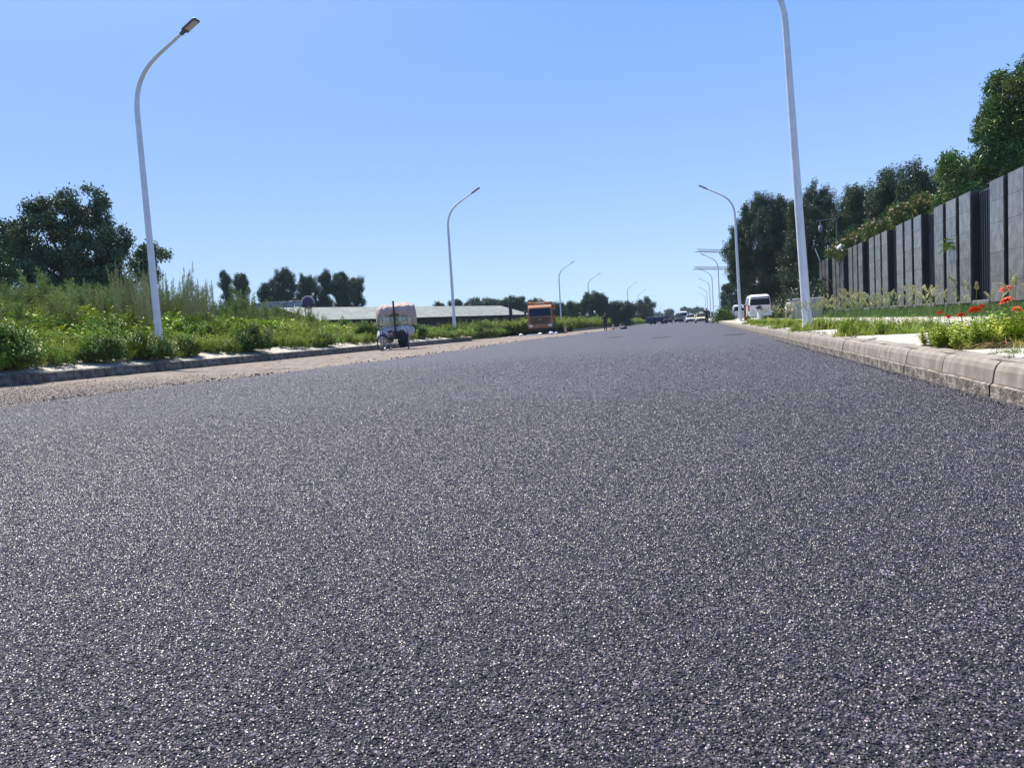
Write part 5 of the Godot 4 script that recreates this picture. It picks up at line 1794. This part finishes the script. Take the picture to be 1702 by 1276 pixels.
func dump_truck() -> void:
	# the front looks along +z
	var o := thing("dump_truck", "dusty orange dump truck parked facing the camera at the left roadside", "truck", Vector3(-14.95, -0.02, -70.5), 0.16)
	var or_ := mats["truck_orange"] as Material
	var dusty := mats["truck_dusty"] as Material
	var fr := mb()
	box(fr, Vector3(0, 0.85, -3.2), Vector3(0.9, 0.3, 7.4), 0.02)
	obj("chassis", fr, mats["dark_paint"], o)
	var st := mb(true)
	ring_loft(st, [rr(-1.6, 1.2, 0.95, 2.85, 0.95, 0.08), rr(-0.1, 1.21, 0.85, 2.86, 0.95, 0.1), rr(0.22, 1.21, 0.8, 2.45, 0.96, 0.1), rr(0.4, 1.2, 0.78, 1.75, 0.99, 0.1)], true)
	obj("cab", st, dusty, o)
	var ws := mb()
	quad(ws, Vector3(-1.04, 1.76, 0.43), Vector3(1.04, 1.76, 0.43), Vector3(1.0, 2.52, 0.235), Vector3(-1.0, 2.52, 0.235))
	quad(ws, Vector3(-1.04, 1.76, 0.3), Vector3(-1.04, 1.76, 0.43), Vector3(-1.0, 2.52, 0.235), Vector3(-1.0, 2.52, 0.1))
	quad(ws, Vector3(1.04, 1.76, 0.43), Vector3(1.04, 1.76, 0.3), Vector3(1.0, 2.52, 0.1), Vector3(1.0, 2.52, 0.235))
	quad(ws, Vector3(-1.0, 2.52, 0.235), Vector3(1.0, 2.52, 0.235), Vector3(1.0, 2.52, 0.1), Vector3(-1.0, 2.52, 0.1))
	obj("windscreen", ws, mats["screen_blue"], o)
	var vz := mb()
	box(vz, Vector3(0, 2.66, 0.33), Vector3(2.2, 0.06, 0.36), 0.015, Basis(Vector3(1, 0, 0), 0.35))
	obj("sun_visor", vz, dusty, o)
	for k in 4:
		var g := mb()
		box(g, Vector3(0, 1.6 - 0.16 * k, 0.42), Vector3(1.95 - 0.05 * k, 0.085, 0.06), 0.01)
		obj("grille_slot", g, mats["black"], o)
	var em := mb(true)
	ellipsoid(em, Vector3(0, 1.45, 0.44), Vector3(0.12, 0.06, 0.02), Basis.IDENTITY, 10)
	obj("emblem", em, mats["steel"], o)
	var bp := mb()
	box(bp, Vector3(0, 0.82, 0.36), Vector3(2.42, 0.46, 0.3), 0.06)
	obj("bumper", bp, dusty, o)
	var low := mb()
	box(low, Vector3(0, 0.47, 0.3), Vector3(2.3, 0.22, 0.2), 0.03)
	obj("under_guard", low, mats["black"], o)
	for s in [-1, 1]:
		var h := mb()
		box(h, Vector3(s * 0.93, 0.86, 0.52), Vector3(0.36, 0.2, 0.04), 0.015)
		obj("headlight", h, mats["clear_lens"], o)
		var m := mb()
		bar(m, Vector3(s * 1.2, 2.4, 0.15), Vector3(s * 1.42, 2.4, 0.35), 0.025, 6)
		box(m, Vector3(s * 1.42, 2.12, 0.36), Vector3(0.2, 0.5, 0.1), 0.03)
		obj("mirror", m, mats["black"], o)
		var sw := mb()
		quad(sw, Vector3(s * 1.222, 1.7, -1.1), Vector3(s * 1.222, 1.7, 0.05), Vector3(s * 1.175, 2.5, -0.05), Vector3(s * 1.175, 2.5, -1.1))
		quad(sw, Vector3(s * 1.2, 1.7, -1.1), Vector3(s * 1.16, 2.5, -1.1), Vector3(s * 1.16, 2.5, -0.05), Vector3(s * 1.2, 1.7, 0.05))
		obj("side_window", sw, mats["glass"], o)
		var st2 := mb()
		box(st2, Vector3(s * 1.1, 0.5, -0.3), Vector3(0.3, 0.08, 0.5), 0.02)
		obj("step", st2, mats["black"], o)
		wheel(o, Vector3(s * 1.0, 0.52, -0.55), 0.52, 0.32)
		for z in [-4.6, -5.9]:
			wheel(o, Vector3(s * 0.95, 0.52, z), 0.52, 0.5)
		var tank := mb(true)
		bar(tank, Vector3(s * 0.95, 0.75, -1.9), Vector3(s * 0.95, 0.75, -3.2), 0.32, 14)
		obj("tank", tank, mats["dark_paint"], o)
	# tipping body with its front wall above the cab
	var b := mb()
	box(b, Vector3(0, 2.15, -2.0), Vector3(2.4, 1.95, 0.1), 0.02)
	box(b, Vector3(0, 1.2, -4.7), Vector3(2.3, 0.12, 5.5), 0.02)
	box(b, Vector3(-1.16, 2.05, -4.7), Vector3(0.08, 1.7, 5.5), 0.02)
	box(b, Vector3(1.16, 2.05, -4.7), Vector3(0.08, 1.7, 5.5), 0.02)
	box(b, Vector3(0, 2.05, -7.4), Vector3(2.3, 1.7, 0.08), 0.02)
	var body := obj("tipping_body", b, or_, o)
	for k in 6:
		for s in [-1, 1]:
			var rb := mb()
			box(rb, Vector3(s * 1.23, 2.05, -2.2 - 1.0 * k), Vector3(0.07, 1.66, 0.12), 0.015)
			obj("rib", rb, or_, body)
	var hdb := mb()
	box(hdb, Vector3(0, 3.06, -1.15), Vector3(2.42, 0.14, 1.75), 0.03)
	box(hdb, Vector3(0, 3.0, -0.28), Vector3(2.42, 0.3, 0.1), 0.03)
	obj("cab_guard", hdb, or_, body)
	for k in 3:
		var mk := mb(true)
		tube(mk, [Vector3(-0.42 + 0.3 * k, 2.95, -0.215), Vector3(-0.3 + 0.3 * k, 3.03, -0.212), Vector3(-0.16 + 0.3 * k, 2.99, -0.212)], [0.03, 0.04, 0.02], 6)
		obj("white_mark", mk, mats["white_plastic"], body)
	for s in [-1, 1]:
		var ml := mb()
		box(ml, Vector3(s * 1.05, 2.74, 0.14), Vector3(0.16, 0.06, 0.08), 0.02)
		obj("marker_lamp", ml, mats["clear_lens"], o)

func spoked_wheel(o: Node3D, c: Vector3, r: float, axis: Vector3) -> void:
	var x := axis.cross(Vector3.UP).normalized()
	var y := Vector3.UP
	var pts := []
	var pin := []
	for k in 29:
		var a := TAU * k / 28.0
		pts.append(c + (x * cos(a) + y * sin(a)) * r)
		pin.append(c + (x * cos(a) + y * sin(a)) * (r - 0.03))
	var st := mb(true)
	tube(st, pts, [0.026], 8, false)
	var t := obj("wheel", st, mats["rubber"], o)
	var rim := mb(true)
	tube(rim, pin, [0.013], 6, false)
	obj("rim", rim, mats["chrome"], t)
	var sp := mb(true)
	for k in 18:
		var a := TAU * k / 18.0
		bar(sp, c + axis * (0.03 if k % 2 == 0 else -0.03), c + (x * cos(a) + y * sin(a)) * (r - 0.035), 0.0022, 4)
	lathe(sp, c - axis * 0.05, axis, [[0.02, 0.0], [0.03, 0.01], [0.022, 0.05], [0.03, 0.09], [0.02, 0.1]], 10)
	obj("spokes", sp, mats["steel"], t)

func sack(label: String, c: Vector3, r: Vector3, turn: float, m: Material, seed_: int) -> void:
	var o := thing("sack", label, "sack", c, turn, "stuffed sacks on the loaded tricycle")
	var st := mb(true)
	ellipsoid(st, Vector3(0, r.y, 0), r, Basis.IDENTITY, 30, 0.8, 0.22, seed_)
	obj("bag", st, m, o)
	var rope := mb(true)
	for k in 2:
		var pts := []
		for i in 25:
			var a := TAU * i / 24.0
			pts.append(Vector3((-0.35 + 0.7 * k) * r.x, r.y + sin(a) * r.y * 1.0, cos(a) * r.z * 1.02))
		tube(rope, pts, [0.012], 5, false)
	obj("rope", rope, mats["dark_paint"], o)

func tricycle() -> void:
	rng.seed = 601
	var at := Vector3(-14.35, -0.02, -33.6)
	var turn := 0.28
	var o := thing("cargo_tricycle", "dark cargo tricycle loaded high with sacks, standing by the left kerb", "tricycle", at, turn)
	# the front wheel points to the camera (+z)
	var axis := Vector3(0.86, 0, 0.5).normalized()
	spoked_wheel(o, Vector3(-0.52, 0.37, 1.15), 0.35, axis)
	for s in [-1, 1]:
		spoked_wheel(o, Vector3(0.08 + s * 0.46, 0.35, -0.45), 0.33, Vector3(1, 0, 0))
	var st := mb(true)
	for s in [-1, 1]:
		bar(st, Vector3(-0.52, 0.37, 1.15) + axis * 0.07 * s, Vector3(-0.5, 0.78, 1.02) + axis * 0.06 * s, 0.014)
	bar(st, Vector3(-0.5, 0.76, 1.03), Vector3(-0.47, 1.05, 0.93), 0.02)
	obj("fork", st, mats["dark_paint"], o)
	var f := mb(true)
	bar(f, Vector3(-0.48, 0.88, 0.98), Vector3(-0.2, 0.45, 0.45), 0.024)
	bar(f, Vector3(-0.48, 0.78, 1.0), Vector3(-0.1, 0.36, 0.4), 0.02)
	bar(f, Vector3(-0.2, 0.45, 0.45), Vector3(0.08, 0.4, -0.45), 0.024)
	bar(f, Vector3(-0.2, 0.45, 0.45), Vector3(-0.22, 0.85, 0.38), 0.018)
	bar(f, Vector3(-0.4, 0.35, -0.45), Vector3(0.56, 0.35, -0.45), 0.02)
	obj("frame", f, mats["trike_purple"], o)
	var h := mb(true)
	tube(h, [Vector3(-0.78, 1.06, 0.78), Vector3(-0.68, 1.1, 0.95), Vector3(-0.47, 1.06, 0.94), Vector3(-0.25, 1.1, 1.05), Vector3(-0.12, 1.06, 0.9)], [0.016], 8)
	obj("handlebar", h, mats["black"], o)
	var sd := mb(true)
	ellipsoid(sd, Vector3(-0.22, 0.9, 0.36), Vector3(0.1, 0.045, 0.14), Basis.IDENTITY, 12)
	obj("saddle", sd, mats["black"], o)
	var md := mb(true)
	var arc := []
	for k in 9:
		var a := lerpf(0.2, 2.4, k / 8.0)
		arc.append(Vector3(-0.52, 0.37, 1.15) + (axis.cross(Vector3.UP) * cos(a) + Vector3.UP * sin(a)) * 0.4)
	tube(md, arc, [0.022], 6)
	obj("mudguard", md, mats["dark_paint"], o)
	var b := mb()
	box(b, Vector3(0.05, 0.56, -0.5), Vector3(1.12, 0.06, 1.5), 0.01)
	obj("cargo_bed", b, mats["dark_paint"], o)
	for s in [-1, 1]:
		var r := mb()
		box(r, Vector3(0.05 + s * 0.56, 0.68, -0.5), Vector3(0.03, 0.2, 1.5), 0.006)
		obj("side_rail", r, mats["dark_paint"], o)
	var p := mb(true)
	bar(p, Vector3(0.06, 0.5, 0.52), Vector3(0.04, 2.34, 0.52), 0.045, 8)
	obj("upright_post", p, mats["post_red"], o)
	var fb := mb()
	box(fb, Vector3(0.2, 0.72, 0.3), Vector3(0.6, 0.36, 0.08), 0.02)
	obj("front_board", fb, mats["dark_paint"], o)
	# the load
	var w := func(x: float, y: float, z: float) -> Vector3: return at + Basis(Vector3.UP, turn) * Vector3(x, y, z)
	sack("grey-white woven sack at the lower left of the tricycle's load", w.call(-0.3, 0.55, -0.3), Vector3(0.48, 0.36, 0.6), turn, mats["sack_grey"], 3)
	sack("grey-white woven sack at the lower right of the tricycle's load", w.call(0.42, 0.58, -0.3), Vector3(0.46, 0.34, 0.6), turn, mats["sack_grey"], 4)
	sack("pale green woven sack in the left middle of the tricycle's load", w.call(-0.34, 1.1, -0.25), Vector3(0.54, 0.36, 0.66), turn, mats["sack_green"], 5)
	sack("pale green woven sack in the right middle of the tricycle's load", w.call(0.45, 1.12, -0.25), Vector3(0.5, 0.36, 0.64), turn, mats["sack_green"], 6)
	sack("white sack bulging out low at the left of the tricycle's load", w.call(-0.6, 0.3, 0.0), Vector3(0.3, 0.36, 0.42), turn, mats["sack_white"], 8)
	var dk := thing("bag", "black bag hanging low at the front right of the tricycle", "bag", w.call(0.36, 0.1, 0.42), turn)
	var ds := mb(true)
	ellipsoid(ds, Vector3(0, 0.36, 0), Vector3(0.21, 0.34, 0.17), Basis.IDENTITY, 22, 0.85, 0.5, 12)
	obj("bag", ds, mats["cloth_black"], dk)
	var hs := mb(true)
	tube(hs, [Vector3(-0.1, 0.64, 0), Vector3(-0.06, 0.85, -0.05), Vector3(0.06, 0.85, -0.05), Vector3(0.1, 0.64, 0)], [0.012], 6)
	obj("strap", hs, mats["cloth_black"], dk)
	# the cover: a sheet draped over the top sacks, folds running down from its edge
	var tp := thing("tarpaulin", "faded pink cloth cover draped over the top of the tricycle's load", "cover", w.call(0.05, 1.5, -0.25), turn)
	var n := FastNoiseLite.new()
	n.seed = 4
	n.frequency = 0.9
	var cov := mb(true)
	var rings := []
	var segs := 72
	for i in 22:
		var t := i / 21.0
		var ring := []
		for k in segs:
			var a := TAU * k / segs
			var cx := signf(cos(a)) * pow(absf(cos(a)), 0.7)
			var sx := signf(sin(a)) * pow(absf(sin(a)), 0.7)
			var fold := sin(a * 9.0 + 3.0 * n.get_noise_2d(a * 2.0, 0.0)) * 0.5 + sin(a * 17.0 + 1.0) * 0.3 + n.get_noise_2d(cos(a) * 3.0, sin(a) * 3.0) * 1.2
			var p2: Vector3
			if t < 0.55:
				var q := t / 0.55
				var flat := sin(q * PI / 2)
				p2 = Vector3(cx * (0.93 + 0.07 * n.get_noise_2d(a * 2.0, 30.0)) * flat, 0.70 + 0.07 * cx * flat + 0.16 * n.get_noise_2d(cx * flat * 1.3 + 7.0, sx * flat * 1.3) - 0.26 * pow(q, 3.0) + 0.05 * n.get_noise_2d(cx * flat * 3.0, sx * flat * 3.0), -sx * 0.74 * flat)
				p2.y += fold * 0.05 * q
			else:
				var q := (t - 0.55) / 0.45
				var hang := 0.55 + 0.35 * maxf(0.0, cos(a)) + 0.25 * maxf(0.0, -cos(a)) - 0.12 * maxf(0.0, -sin(a)) + 0.08 * n.get_noise_2d(a * 3.0, 9.0)
				var out := 1.0 + fold * 0.075 * q + 0.05 * sin(q * PI)
				p2 = Vector3(cx * (0.93 + 0.07 * n.get_noise_2d(a * 2.0, 30.0)) * out, 0.44 + 0.07 * cx + 0.16 * n.get_noise_2d(cx * 1.3 + 7.0, sx * 1.3) - hang * q * (0.62 if sin(a) < -0.5 else 1.0), -sx * 0.74 * out)
			ring.append(p2)
		rings.append(ring)
	rings.reverse()
	ring_loft(cov, rings, false)
	obj("cloth", cov, mats["cover_pink"], tp)

func traffic_cone(label: String, at: Vector3, s: float, group := "orange traffic cones on the left") -> void:
	var o := thing("traffic_cone", label, "traffic cone", at, 0.3, group)
	var b := mb()
	box(b, Vector3(0, 0.02 * s, 0), Vector3(0.4, 0.04, 0.4) * s, 0.01)
	obj("base", b, mats["cone_dark"], o)
	var c := mb(true)
	lathe(c, Vector3.ZERO, Vector3.UP, [[0.15 * s, 0.04 * s], [0.14 * s, 0.07 * s], [0.035 * s, 0.72 * s], [0.03 * s, 0.74 * s]], 18)
	obj("cone", c, mats["cone_orange"], o)
	for k in 2:
		var w := mb(true)
		var y := (0.22 + 0.24 * k) * s
		lathe(w, Vector3.ZERO, Vector3.UP, [[0.1195 * s - 0.039 * s * k, y], [0.1045 * s - 0.039 * s * k, y + 0.1 * s]], 18)
		obj("white_band", w, mats["white_plastic"], o)

func small_things() -> void:
	rng.seed = 651
	traffic_cone("orange traffic cone standing alone right of the dump truck", Vector3(-12.6, -0.02, -70.8), 0.95)
	traffic_cone("left one of two orange cones just right of the walking person", Vector3(-8.9, -0.02, -79.0), 0.9)
	traffic_cone("right one of two orange cones just right of the walking person", Vector3(-8.45, -0.02, -82.0), 0.9)
	var d := thing("bag", "dark bundle lying on the ground beside the two cones", "bag", Vector3(-7.7, -0.02, -78.0), 0.0)
	var ds := mb(true)
	ellipsoid(ds, Vector3(0, 0.14, 0), Vector3(0.36, 0.15, 0.25), Basis.IDENTITY, 18, 0.9, 0.3, 5)
	obj("bag", ds, mats["black"], d)
	var spots := [
		[-13.0, -65.6, 0.26, "white rubbish bag on the kerb right of the dump truck"], [-12.7, -66.4, 0.18, "smaller white rubbish bag beside the bigger one, right of the dump truck"],
		[-14.1, -66.0, 0.2, "pale pink bag on the ground under the dump truck's front"], [-16.0, -66.5, 0.22, "white rubbish bag at the dump truck's left front wheel"],
		[-14.6, -56.5, 0.1, "small white scrap on the ground in front of the dump truck"],
	]
	for s in spots:
		var o := thing("rubbish_bag", s[3], "bag", Vector3(s[0], -0.02, s[1]), rf(0, 6), "white rubbish by the dump truck")
		var st := mb(true)
		ellipsoid(st, Vector3(0, s[2] * 0.42, 0), Vector3(s[2], s[2] * 0.5, s[2] * 0.7), Basis.IDENTITY, 18, 0.9, 0.35, int(s[2] * 100))
		obj("bag", st, mats["white_plastic"], o)
		var k := mb(true)
		tube(k, [Vector3(0, s[2] * 0.8, 0), Vector3(0.03, s[2] * 0.95, 0.02), Vector3(0.08, s[2] * 1.08, 0.0)], [s[2] * 0.12, s[2] * 0.06, s[2] * 0.16], 8)
		obj("knot", k, mats["white_plastic"], o)
	var pk := thing("board", "flat pale board lying on the ground under the dump truck's front", "board", Vector3(-14.7, -0.02, -65.5), 0.2)
	var pb := mb()
	box(pb, Vector3(0, 0.05, 0), Vector3(1.1, 0.08, 0.4), 0.01)
	obj("plank", pb, mats["white_plastic"], pk)
	# by the white van
	var wp := thing("bollard", "short white post with a black cap standing behind the white van", "bollard", Vector3(4.0, 0.26, -54.0))
	var st2 := mb(true)
	lathe(st2, Vector3.ZERO, Vector3.UP, [[0.15, 0.0], [0.13, 0.1], [0.1, 0.75], [0.08, 0.78]], 14)
	obj("post", st2, mats["white_plastic"], wp)
	var cp := mb(true)
	ellipsoid(cp, Vector3(0, 0.9, 0), Vector3(0.2, 0.14, 0.16), Basis.IDENTITY, 14, 0.9, 0.3, 2)
	obj("cap", cp, mats["black"], wp)
	var cb := thing("metal_cabinet", "low pale grey-green metal cabinet with four doors beside the wall's far end", "cabinet", Vector3(6.45, 0.26, -49.6), -0.05)
	var c1 := mb()
	box(c1, Vector3(0, 0.6, 0), Vector3(1.9, 1.2, 0.7), 0.01)
	obj("case", c1, mats["cabinet_grey"], cb)
	var c2 := mb()
	box(c2, Vector3(0, 1.235, 0), Vector3(2.0, 0.06, 0.8), 0.01)
	obj("top", c2, mats["pole_paint"], cb)
	for k in 4:
		var dd := mb()
		box(dd, Vector3(-0.7 + 0.467 * k, 0.62, 0.36), Vector3(0.44, 1.05, 0.025), 0.006)
		var door := obj("door", dd, mats["cabinet_grey"], cb)
		var hh := mb()
		box(hh, Vector3(-0.7 + 0.467 * k + 0.15, 0.66, 0.385), Vector3(0.03, 0.16, 0.03), 0.006)
		obj("handle", hh, mats["dark_steel"], door)
	var gp := thing("gate_post", "rusty orange gate post between the two parked vans", "post", Vector3(3.5, 0.26, -61.5))
	var g1 := mb()
	box(g1, Vector3(0, 0.6, 0), Vector3(0.16, 1.2, 0.16), 0.01)
	obj("post", g1, mats["rust"], gp)
	var g2 := mb()
	box(g2, Vector3(0, 1.22, 0), Vector3(0.22, 0.06, 0.22), 0.01)
	obj("cap", g2, mats["rust"], gp)

func vehicles() -> void:
	van("white van parked under the dark trees, its rear to the camera", Vector3(4.5, 0.262, -62.6), 0.02, mats["van_white"], 1.98)
	van("silver van parked farther along, half hidden by the second right lamp post", Vector3(4.75, 0.262, -94.8), 0.0, mats["van_silver"], 1.75)
	dump_truck()
	car("dark car facing the camera, left one of the dark pair ahead", Vector3(-6.1, 0, -150.0), 0.03, mats["car_dark"], 1.12)
	car("dark car facing the camera, right one of the dark pair ahead", Vector3(-4.1, 0, -156.0), 0.02, mats["car_dark"], 1.12)
	car("white and yellow taxi facing the camera, left one of the two taxis", Vector3(-1.5, 0, -135.0), 0.0, mats["car_cream"], 0.98, true)
	car("yellow taxi facing the camera, right one of the two taxis", Vector3(0.25, 0, -114.0), 0.0, mats["car_yellow"], 0.95, true)
	car("tiny white car between the taxis, farthest ahead", Vector3(-1.0, 0, -170.0), 0.0, mats["van_white"], 0.95)
	van("pale van facing away between the dark cars and the left taxi", Vector3(-3.2, 0.0, -160.0), 0.0, mats["van_white"], 2.3).set_meta("group", "vehicles far ahead on the road")
	var t := thing("tipper_cart", "blue low trailer at the far left roadside among the weeds", "trailer", Vector3(-7.9, 0, -150.0), 1.2)
	var b := mb()
	box(b, Vector3(0, 1.0, 0), Vector3(1.9, 0.9, 4.2), 0.05)
	obj("body", b, mats["cart_blue"], t)
	for s in [-1, 1]:
		for z in [-1.2, 1.2]:
			wheel(t, Vector3(s * 0.85, 0.36, z), 0.36, 0.2)
	for k in 5:
		for s in [-1, 1]:
			var r := mb()
			box(r, Vector3(s * 0.97, 1.0, -1.9 + 0.95 * k), Vector3(0.05, 0.86, 0.08), 0.01)
			obj("rib", r, mats["cart_blue"], t)

func more_materials() -> void:
	mat("cloth_black", lin(0.016, 0.016, 0.02), 0.9)
	mat("cloth_navy", lin(0.018, 0.022, 0.04), 0.85)
	mat("cloth_pale", lin(0.6, 0.57, 0.52), 0.9)
	mat("cloth_tan", lin(0.3, 0.25, 0.18), 0.9)
	for k in [["van_white", 0.72, 0.72, 0.74], ["van_silver", 0.5, 0.51, 0.54], ["car_dark", 0.008, 0.015, 0.017], ["car_cream", 0.6, 0.55, 0.4], ["car_yellow", 0.6, 0.53, 0.26], ["cart_blue", 0.02, 0.04, 0.085]]:
		var m := mat(k[0], lin(k[1], k[2], k[3]), 0.3)
		m.clearcoat_enabled = true
		m.clearcoat = 0.3
		m.clearcoat_roughness = 0.1
		if k[0] == "car_dark" or k[0] == "cart_blue":
			m.roughness = 0.6
			m.clearcoat = 0.0
			m.metallic_specular = 0.3
	worn("truck_orange", lin(0.62, 0.2, 0.02), 0.55, Vector3(0.7, 0.5, 0.7), 0.7, 1.0, 91)
	var d := worn("truck_dusty", Color.WHITE, 0.8, Vector3(0.5, 0.35, 0.5), 0.7, 1.0, 92)
	d.albedo_texture = noise_tex(FastNoiseLite.TYPE_SIMPLEX_SMOOTH, 0.014, 6, 92, 512, [[0.3, lin(0.36, 0.12, 0.035)], [0.55, lin(0.28, 0.14, 0.07)], [0.75, lin(0.25, 0.19, 0.14)]])
	mat("screen_blue", lin(0.006, 0.016, 0.04), 0.15, 0.0, 0.3)
	mat("trike_purple", lin(0.09, 0.025, 0.06), 0.45)
	mat("post_red", lin(0.03, 0.012, 0.012), 0.6)
	worn("sack_grey", lin(0.62, 0.62, 0.64), 0.85, Vector3(0.8, 0.8, 0.8), 0.8, 1.0, 93, 0.5)
	worn("sack_white", lin(0.7, 0.7, 0.67), 0.85, Vector3(0.8, 0.8, 0.8), 0.8, 1.0, 94, 0.5)
	worn("sack_green", lin(0.56, 0.60, 0.47), 0.85, Vector3(0.8, 0.8, 0.8), 0.8, 1.0, 95, 0.5)
	worn("cover_pink", lin(0.46, 0.355, 0.31), 0.9, Vector3(0.8, 0.8, 0.8), 0.82, 1.0, 96, 0.4)
	mat("cone_orange", lin(0.62, 0.09, 0.02), 0.55)
	mat("cone_dark", lin(0.12, 0.02, 0.01), 0.7)
	mat("cabinet_grey", lin(0.3, 0.34, 0.31), 0.5)
	worn("rust", lin(0.3, 0.12, 0.05), 0.85, Vector3.ONE, 0.5, 1.0, 97)

# ---------------------------------------------------------------- the scene
func make_camera_and_light() -> void:
	var cam := Camera3D.new()
	cam.name = "camera"
	cam.position = Vector3(0, 0.65, 0)
	cam.rotation = Vector3(deg_to_rad(-4.2247), deg_to_rad(14.4473), deg_to_rad(-3.3))
	cam.fov = rad_to_deg(2.0 * atan(638.0 / 1230.0))
	cam.near = 0.05
	cam.far = 5000.0
	add_child(cam)
	var env := Environment.new()
	env.background_mode = Environment.BG_SKY
	var sky := Sky.new()
	var ps := ProceduralSkyMaterial.new()
	ps.sky_top_color = Color(0.35, 0.515, 0.80)
	ps.sky_horizon_color = Color(0.65, 0.745, 0.80)
	ps.sky_curve = 0.128
	ps.ground_horizon_color = Color(0.5, 0.55, 0.55)
	ps.ground_bottom_color = Color(0.25, 0.25, 0.22)
	ps.sun_angle_max = 100.0
	ps.sun_curve = 0.2
	sky.sky_material = ps
	env.sky = sky
	env.tonemap_mode = Environment.TONE_MAPPER_LINEAR
	env.tonemap_exposure = 1.82
	env.fog_enabled = true
	env.fog_density = 0.0002
	env.fog_light_color = Color(0.80, 0.88, 0.96)
	env.sdfgi_enabled = true
	env.ssao_enabled = true
	env.ssil_enabled = true
	var we := WorldEnvironment.new()
	we.name = "world"
	we.environment = env
	add_child(we)
	var sun := DirectionalLight3D.new()
	sun.name = "sun"
	sun.light_color = Color(1.0, 0.975, 0.93)
	sun.light_energy = 1.5
	sun.light_angular_distance = 0.5
	sun.shadow_enabled = true
	add_child(sun)
	sun.look_at_from_position(Vector3.ZERO, Vector3(0.38, -0.866, 0.32))

func _ready() -> void:
	make_camera_and_light()
	make_materials()
	more_materials()
	make_setting()
	stone_wall()
	flood_pole()
	shed()
	crane(Vector3(26.0, 0, -449.0), 36.6, 42.0, 14.0, PI + 0.885, "far tower crane whose upper arm reaches left over the lamps")
	crane(Vector3(24.0, 0, -469.0), 28.6, 42.0, 14.0, PI + 0.885, "far tower crane whose lower arm crosses the lamp heads")
	trees()
	lamps()
	tricycle()
	vehicles()
	people()
	small_things()
	left_plants()
	right_plants()
